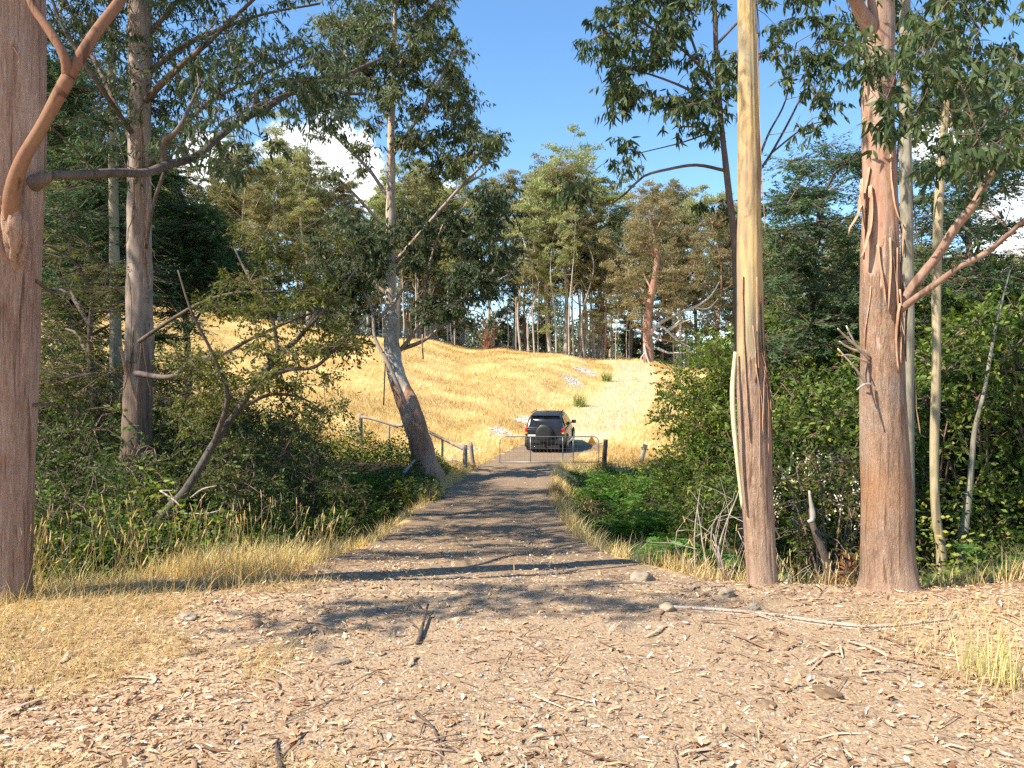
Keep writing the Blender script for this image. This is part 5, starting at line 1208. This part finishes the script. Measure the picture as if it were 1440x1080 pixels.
# small pale shed glimpsed between the ridge trunks
M_shed = simple('pale shed sheet', (.72, .70, .66), .6, var=.06); sh = thing('shed', 'small pale shed glimpsed between trunks on the ridge above the paddock', 'shed', at_base(641, 470, 104)); sx, sy, sz = sh.location
sz = P(0, 476, 104)[2]; sh.location[2] = sz
m = MB(); m.box((sx, sy, sz+.35), (2.6, 2.4, 1.9)); m.build('wall', M_shed, sh)
m = MB()
V = np.array([[-1.5, -1.4, 0], [1.5, -1.4, 0], [1.5, 0, .55], [-1.5, 0, .55], [-1.5, 1.4, 0], [1.5, 1.4, 0]]); V = np.vstack([V, V-[0, 0, .06]])+[sx, sy, sz+1.31]
m.add(V, [np.array([[0, 1, 2, 3], [3, 2, 5, 4], [7, 6, 9, 8], [8, 9, 10, 11], [0, 6, 7, 1], [5, 11, 10, 4], [1, 7, 8, 2], [2, 8, 11, 5], [0, 3, 9, 6], [3, 4, 10, 9]])]); m.build('roof', M_shed, sh)
m = MB(); m.box((sx+.3, sy-1.22, sz+.2), (.7, .04, 1.6)); m.build('door', simple('grey door', (.35, .34, .32), .6), sh)
# ------------------------------------------------------------------ fence, gate, posts
M_wood = barkmat('weathered rail wood', [(.25, (.15, .12, .095)), (.5, (.33, .27, .21)), (.75, (.50, .43, .35))], k=16, stretch=.12, bstr=.5)
M_galv = simple('galvanised pipe', (.24, .25, .25), .45, .75, .15, 9)
def post_at(u, vt, vb, Y, w):
    a, b = P(u, vt, Y), P(u, vb, Y); g = gz1(a[0], Y)
    return np.array([a[0], Y, a[2]]), np.array([a[0], Y, min(b[2], g)-.3]), w
fn = thing('rail_fence', 'grey weathered timber rail fence running behind the leaning eucalypt to the driveway', 'fence', at_base(507, 625, 29))
for u, vt, vb, Y, r in ((507, 582, 625, 29, .085), (547, 597, 622, 28.7, .04), (622, 618, 652, 28., .045), (654, 626, 665, 27.4, .085)):
    a, b, _ = post_at(u, vt, vb, Y, r); m = MB(); q = catmull(np.array([b, (a+b)/2, a]), .15); m.tube(q, r, 12, r*.12, 3, 2, int(u)); m.build('post', M_wood, fn, True)
a, b, _ = post_at(661, 622, 655, 28.2, .085); m = MB(); m.tube(catmull(np.array([b+[.18, 0, 0], (a+b)/2+[.08, 0, 0], a]), .15), .085, 12, .01, 3, 2, 9); m.build('post', M_wood, fn, True)
for pts in (((508, 586, 28.9), (527, 590, 28.8), (560, 600, 28.6)), ((558, 598, 28.45), (590, 602, 28.2), (622, 617, 27.9), (655, 633, 27.4))):
    q = catmull(np.array([P(*p) for p in pts]), .15); m = MB(); m.tube(q, .055, 10, .012, 3, 2, 4); m.build('rail', M_wood, fn, True)
wf = thing('wire_fence', 'old wire fence with thin timber posts along the lower paddock edge', 'fence', at_base(88, 570, 33)); tops = []
for u, vt, vb, Y in ((15, 528, 565, 33.5), (88, 530, 568, 33), (141, 540, 572, 32.4), (215, 552, 584, 31.6), (300, 566, 596, 30.8), (380, 578, 606, 30), (449, 590, 616, 29.3)):
    a, b, _ = post_at(u, vt, vb, Y, .05); m = MB(); m.tube(catmull(np.array([b, (a+b)/2, a]), .3), .055 if u in (88, 15) else .04, 8, .008, 3, 2, u); m.build('post', M_wood, wf, True); tops.append(a)
tops.append(P(507, 586, 29)); tp = np.array(tops)
for dz in (.08, .35, .62):
    q = catmull(tp-[0, 0, dz], .6); m = MB(); m.tube(q, .006, 4); m.build('wire', M_galv, wf)
sp = thing('timber_post', 'leaning pale timber post standing alone beyond the right gully', 'post', at_base(905, 645, 31.5))
a, b, _ = post_at(903, 625, 650, 31.5, .1); m = MB(); m.tube(catmull(np.array([b-[.05, 0, 0], (a+b)/2, a+[.14, 0, 0]]), .1), .10, 14, .012, 3, 2, 7); m.build('post', simple('pale post', (.52, .43, .30), .85, var=.25, mapscale=(1, 1, .15)), sp, True)
gp = thing('timber_post', 'dark stout gatepost at the right end of the pipe gate', 'post', at_base(851, 640, 29.4))
a, b, _ = post_at(850, 618, 645, 29.4, .1); m = MB(); m.tube(catmull(np.array([b-[.04, 0, 0], (a+b)/2, a+[.05, 0, .0]]), .1), .085, 14, .015, 3, 2, 8); m.build('post', B_dark, gp, True)

GY = 29.5; gx0, gx1 = P(703, 0, GY)[0], P(842, 0, GY)[0]; gt = P(0, 614, GY)[2]; gb_ = P(0, 651, GY)[2]
gt_obj = thing('farm_gate', 'galvanised pipe farm gate with wire mesh closed across the driveway behind the car', 'gate', (gx0, GY, gb_))
def yz(x, z, y=GY): return [x, y, z]
rc = .22; pts = [yz(gx0, gb_)]
for k in range(7):
    a = math.pi-k/6*math.pi/2; pts.append(yz(gx0+rc+math.cos(a)*rc, gt-rc+math.sin(a)*rc))
for k in range(7):
    a = math.pi/2-k/6*math.pi/2; pts.append(yz(gx1-rc+math.cos(a)*rc, gt-rc+math.sin(a)*rc))
pts.append(yz(gx1, gb_)); pts = np.array(pts)
q = [pts[0]]
for i in range(1, len(pts)):
    n_ = max(1, int(np.linalg.norm(pts[i]-pts[i-1])/.2)); q += [pts[i-1]+(pts[i]-pts[i-1])*(j+1)/n_ for j in range(n_)]
m = MB(); m.tube(np.array(q), .017, 8); m.tube(np.array([yz(gx0, gb_+.03), yz((gx0+gx1)/2, gb_+.03), yz(gx1, gb_+.03)]), .019, 8); m.build('frame', M_galv, gt_obj, True)
for u in (746, 791.5, 806):
    x = P(u, 0, GY)[0]; m = MB(); m.tube(np.array([yz(x, gb_), yz(x, (gb_+gt)/2), yz(x, gt)]), .017, 8); m.build('upright', M_galv, gt_obj, True)
m = MB()
for k in range(6):
    z = gb_+.1+k*(gt-gb_-.12)/6.; A = np.array([yz(gx0+.02, z)]); B = np.array([yz(gx1-.02, z)]); sticks(m, A, B, .003, .003, 0, 4)
for k in range(26):
    x = gx0+(gx1-gx0)*(k+.5)/26; sticks(m, np.array([yz(x, gb_+.03)]), np.array([yz(x, gt-.02 if 2 < k < 24 else gt-.12)]), .0028, .0028, 0, 4)
m.build('wire_mesh', M_galv, gt_obj)
for z in (gb_+.2, gt-.25):
    m = MB(); m.tube(np.array([[gx1-.03, GY, z], [gx1+.06, GY-.02, z], [gx1+.14, GY-.05, z]]), .016, 8); m.build('hinge', M_galv, gt_obj, True)
m = MB(); tx, tz = P(832, 600, GY)[0], P(0, 600, GY)[2]; s = .17; tz = gt-.16
V = np.array([[tx-s, GY-.03, tz-.13], [tx+s, GY-.03, tz-.13], [tx, GY-.03, tz+.2], [tx-s, GY-.04, tz-.13], [tx+s, GY-.04, tz-.13], [tx, GY-.04, tz+.2]])
V[:, 2] += .02; m.add(V, [np.array([[0, 2, 1], [3, 4, 5]]), np.array([[0, 1, 4, 3], [1, 2, 5, 4], [2, 0, 3, 5]])]); sg = m.build('warning_triangle', simple('orange sign', (.85, .32, .03), .5)); tag(sg, 'small orange triangle sign hanging on the right end of the pipe gate', 'sign')

# ------------------------------------------------------------------ car, local axes: x right, y forward, z up
car = thing('parked_car', 'dark four-wheel-drive with a covered spare wheel on its tailgate, parked past the gate', 'car', (0, 0, 0))
M_paint = simple('dark metallic paint', (.030, .034, .042), .22, .3, .1, 3, spec=.8)
M_glass = simple('dark car glass', (.020, .024, .030), .06, 0, .05, 3, spec=.9)
M_black = simple('black plastic', (.02, .02, .02), .55, 0, .1, 8)
M_tyre = simple('tyre rubber', (.025, .025, .025), .85, 0, .2, 8)
M_alloy = simple('alloy rim', (.55, .55, .56), .35, .7, .1, 8)
M_red = simple('red lamp lens', (.55, .02, .02), .15, 0, .1, 8, spec=.8)
M_amber = simple('amber lens', (.8, .35, .05), .2, 0, .1, 8)
M_white = simple('white lens', (.75, .75, .72), .2, 0, .05, 8)
M_chrome = simple('chrome', (.6, .6, .6), .2, .9, .05, 8)
def loft(secs, n=11):
    """secs: list of (y, zlow, zhigh, halfwidth_low, halfwidth_high, corner)"""
    rings = []
    for y, z0, z1, w0, w1, c in secs:
        pr = []
        pts = [(0, z0), (w0-c, z0), (w0, z0+c), (w0+(w1-w0)*.5, (z0+z1)/2), (w1, z1-c), (w1-c, z1), (0, z1+c*.25)]
        for x, z in pts: pr.append((x, z))
        full = [(x, z) for x, z in pr]+[(-x, z) for x, z in pr[-2:0:-1]]
        rings.append([[x, y, z] for x, z in full])
    V = np.array(rings); k = V.shape[1]; i = np.arange(len(secs)-1)[:, None]*k; j = np.arange(k)[None]
    F = np.stack([i+j, i+(j+1) % k, i+k+(j+1) % k, i+k+j], -1).reshape(-1, 4)
    V = V.reshape(-1, 3); m = MB(); m.add(V, [F]); nn = len(V)
    o = (len(secs)-1)*k; m.add(np.vstack([V[:k], V[:k].mean(0)]), [np.array([[k, j+1 if j+1 < k else 0, j] for j in range(k)])][0]); m.add(np.vstack([V[o:o+k], V[o:o+k].mean(0)]), np.array([[k, j, (j+1) % k] for j in range(k)])); return m
def bevel(o, w=.03, seg=2):
    md = o.modifiers.new('bevel', 'BEVEL'); md.width = w; md.segments = seg; md.limit_method = 'ANGLE'; md.angle_limit = R(30); return o
body = loft([(-.02, .42, .98, .76, .80, .06), (.06, .30, 1.04, .86, .86, .07), (.35, .25, 1.06, .895, .88, .07), (1.5, .22, 1.05, .905, .885, .06), (2.8, .22, 1.02, .905, .87, .06), (3.35, .24, .98, .90, .82, .08), (4.05, .28, .84, .84, .70, .1), (4.3, .40, .72, .70, .60, .1)])
body.build('body', M_paint, car, True)
gh = loft([(.02, 1.0, 1.06, .80, .78, .03), (.16, 1.0, 1.42, .83, .72, .05), (.30, 1.0, 1.60, .85, .655, .06), (.7, 1.0, 1.665, .86, .64, .06), (1.5, 1.0, 1.68, .86, .64, .06), (2.15, 1.0, 1.63, .86, .63, .07), (2.6, 1.0, 1.40, .85, .68, .08), (3.1, .96, 1.03, .82, .76, .03)])
gh.build('cabin', M_paint, car, True)
# rear glass, set on the raked tailgate
def panel(name, pts, mat, th=.02, parent=car):
    p = np.array(pts, float); n = unit(np.cross(p[1]-p[0], p[2]-p[0])); m = MB(); k = len(p)
    V = np.vstack([p, p+n*th]); m.add(V, [np.array([list(range(k))[::-1], list(range(k, 2*k))]), np.array([[i, (i+1) % k, k+(i+1) % k, k+i] for i in range(k)])]); return m.build(name, mat, parent)
panel('rear_window', [[-.70, .052, 1.10], [.70, .052, 1.10], [.60, .232, 1.53], [-.60, .232, 1.53]], M_glass, .025)
m = MB(); m.box((0, .22, 1.60), (1.22, .26, .035)); bevel(m.build('spoiler', M_paint, car), .012)
for s in (1, -1):
    def sd_(pts): return [[s*x, y, z] for x, y, z in (pts if s > 0 else pts[::-1])]
    panel('quarter_window', sd_([[.862, .42, 1.09], [.862, .98, 1.09], [.69, .98, 1.55], [.70, .55, 1.52]]), M_glass, .012)
    panel('side_window', sd_([[.868, 1.04, 1.08], [.868, 1.78, 1.07], [.688, 1.72, 1.56], [.688, 1.06, 1.56]]), M_glass, .012)
    panel('side_window', sd_([[.868, 1.86, 1.07], [.868, 2.72, 1.06], [.70, 2.22, 1.50], [.69, 1.80, 1.55]]), M_glass, .012)
    m = MB(); m.box((s*.80, .035, .93), (.13, .10, .26)); m.v[-1][:, 1] += .0; o = bevel(m.build('tail_light', M_red, car), .03)
    m = MB(); m.box((s*.80, -.02, .86), (.10, .02, .07)); q_ = m.build('lens', M_amber, None); q_.parent = o
    m = MB(); m.box((s*.62, -.075, .52), (.18, .02, .05)); m.build('reflector', M_red if s < 0 else M_red, car)
    m = MB(); m.box((s*1.02, 2.45, 1.12), (.20, .10, .15), rz=s*-.15); m.box((s*.92, 2.48, 1.07), (.10, .05, .05)); bevel(m.build('mirror', M_paint, car), .03, 3)
    m = MB(); m.box((s*.62, 1.15, 1.70), (.035, 1.5, .03)); bevel(m.build('roof_rail', M_black, car), .01)
    m = MB(); m.box((s*.88, 1.85, .30), (.08, 1.7, .12)); bevel(m.build('side_step', M_chrome, car), .02)
    m = MB(); m.box((s*.62, 4.2, .70), (.3, .12, .14)); bevel(m.build('headlight', M_white, car), .03)
    for y in (.78, 3.32):
        a = np.linspace(0, 2*math.pi, 33)
        m = MB(); rr = np.array([.0, .24, .33, .345, .345, .33, .24, .0]); xx = np.array([-.10, -.10, -.10, -.06, .06, .10, .11, .09])
        V = np.array([[s*(.80+xx[i]), y+math.cos(b)*rr[i], .345+math.sin(b)*rr[i]] for i in range(8) for b in a[:-1]]); k = 32
        F = np.array([[i*k+j, i*k+(j+1) % k, (i+1)*k+(j+1) % k, (i+1)*k+j] for i in range(7) for j in range(k)]); m.add(V, F); w_ = m.build('wheel', M_tyre, car, True)
        m = MB()
        for j in range(6):
            b = j/6*6.28; m.box((0, 0, 0), (.03, .05, .20)); v = m.v[-1]; v[:, 2] += .12; c_, s_ = math.cos(b), math.sin(b); yy, zz = v[:, 1]*c_-v[:, 2]*s_, v[:, 1]*s_+v[:, 2]*c_; v[:, 0] += s*.925; v[:, 1] = yy+y; v[:, 2] = zz+.345
        q2 = np.array([[s*.92, y+math.cos(b)*.215, .345+math.sin(b)*.215] for b in a]); m.tube(q2, .018, 6); r_ = m.build('rim', M_alloy); r_.parent = w_
        m = MB(); q2 = np.array([[s*.905, y+math.cos(b)*.40, .345+math.sin(b)*.40] for b in np.linspace(-.35, math.pi+.35, 22)]); m.tube(q2, .03, 8); m.build('wheel_arch', M_black, car, True)
m = MB(); m.box((0, -.02, .50), (1.62, .20, .26)); bevel(m.build('rear_bumper', M_black, car), .06, 3)
m = MB(); m.box((0, -.11, .60), (1.3, .03, .04)); bevel(m.build('bumper_step', M_paint, car), .012)
m = MB(); m.box((0, .02, .26), (1.3, .3, .16)); m.build('underbody', M_black, car)
# spare wheel in a hard cover
a = np.linspace(0, 2*math.pi, 41)[:-1]; pr = [(.36, .02), (.37, -.06), (.365, -.20), (.335, -.24), (.25, -.25), (.10, -.255), (.0, -.256)]
V = np.array([[math.cos(b)*r_, y_, .87+math.sin(b)*r_] for r_, y_ in pr for b in a]); k = 40
m = MB(); m.add(V, np.array([[i*k+j, i*k+(j+1) % k, (i+1)*k+(j+1) % k, (i+1)*k+j] for i in range(6) for j in range(k)])); sw = m.build('spare_wheel_cover', M_black, car, True)
m = MB(); q2 = np.array([[math.cos(b)*.362, -.205, .87+math.sin(b)*.362] for b in np.r_[a, a[:1]]]); m.tube(q2, .014, 6); r_ = m.build('cover_rim', M_paint, None, True); r_.parent = sw
m = MB(); m.box((-.55, -.105, .74), (.34, .015, .11)); m.build('number_plate', M_white, car)
m = MB(); m.tube(np.array([[0, .5, 1.67], [0, .46, 1.77], [0, .40, 1.88]]), .006, 5); m.build('antenna', M_black, car)
m = MB(); m.box((0, .07, 1.13), (.5, .02, .02), rx=.3); m.build('rear_wiper', M_black, car)
for dx in (-.52, -.42):
    m = MB(); a2 = np.array([[dx, .05, .27], [dx, -.04, .27], [dx, -.13, .27]]); m.tube(a2, .03, 10); m.build('exhaust_pipe', M_chrome, car, True)
m = MB(); m.box((0, -.2, .36), (.06, .2, .06)); m.build('tow_bar', M_black, car)
cx, cy = P(766, 0, 33.3)[0], 33.3
th = R(10.5); g0 = [gz1(cx+math.sin(th)*d, cy+math.cos(th)*d) for d in (.78, 3.32)]
car.location = (cx, cy, g0[0]-(g0[1]-g0[0])/2.54*.78-.0); car.rotation_euler = (math.atan2(g0[1]-g0[0], 2.54), 0, -th)
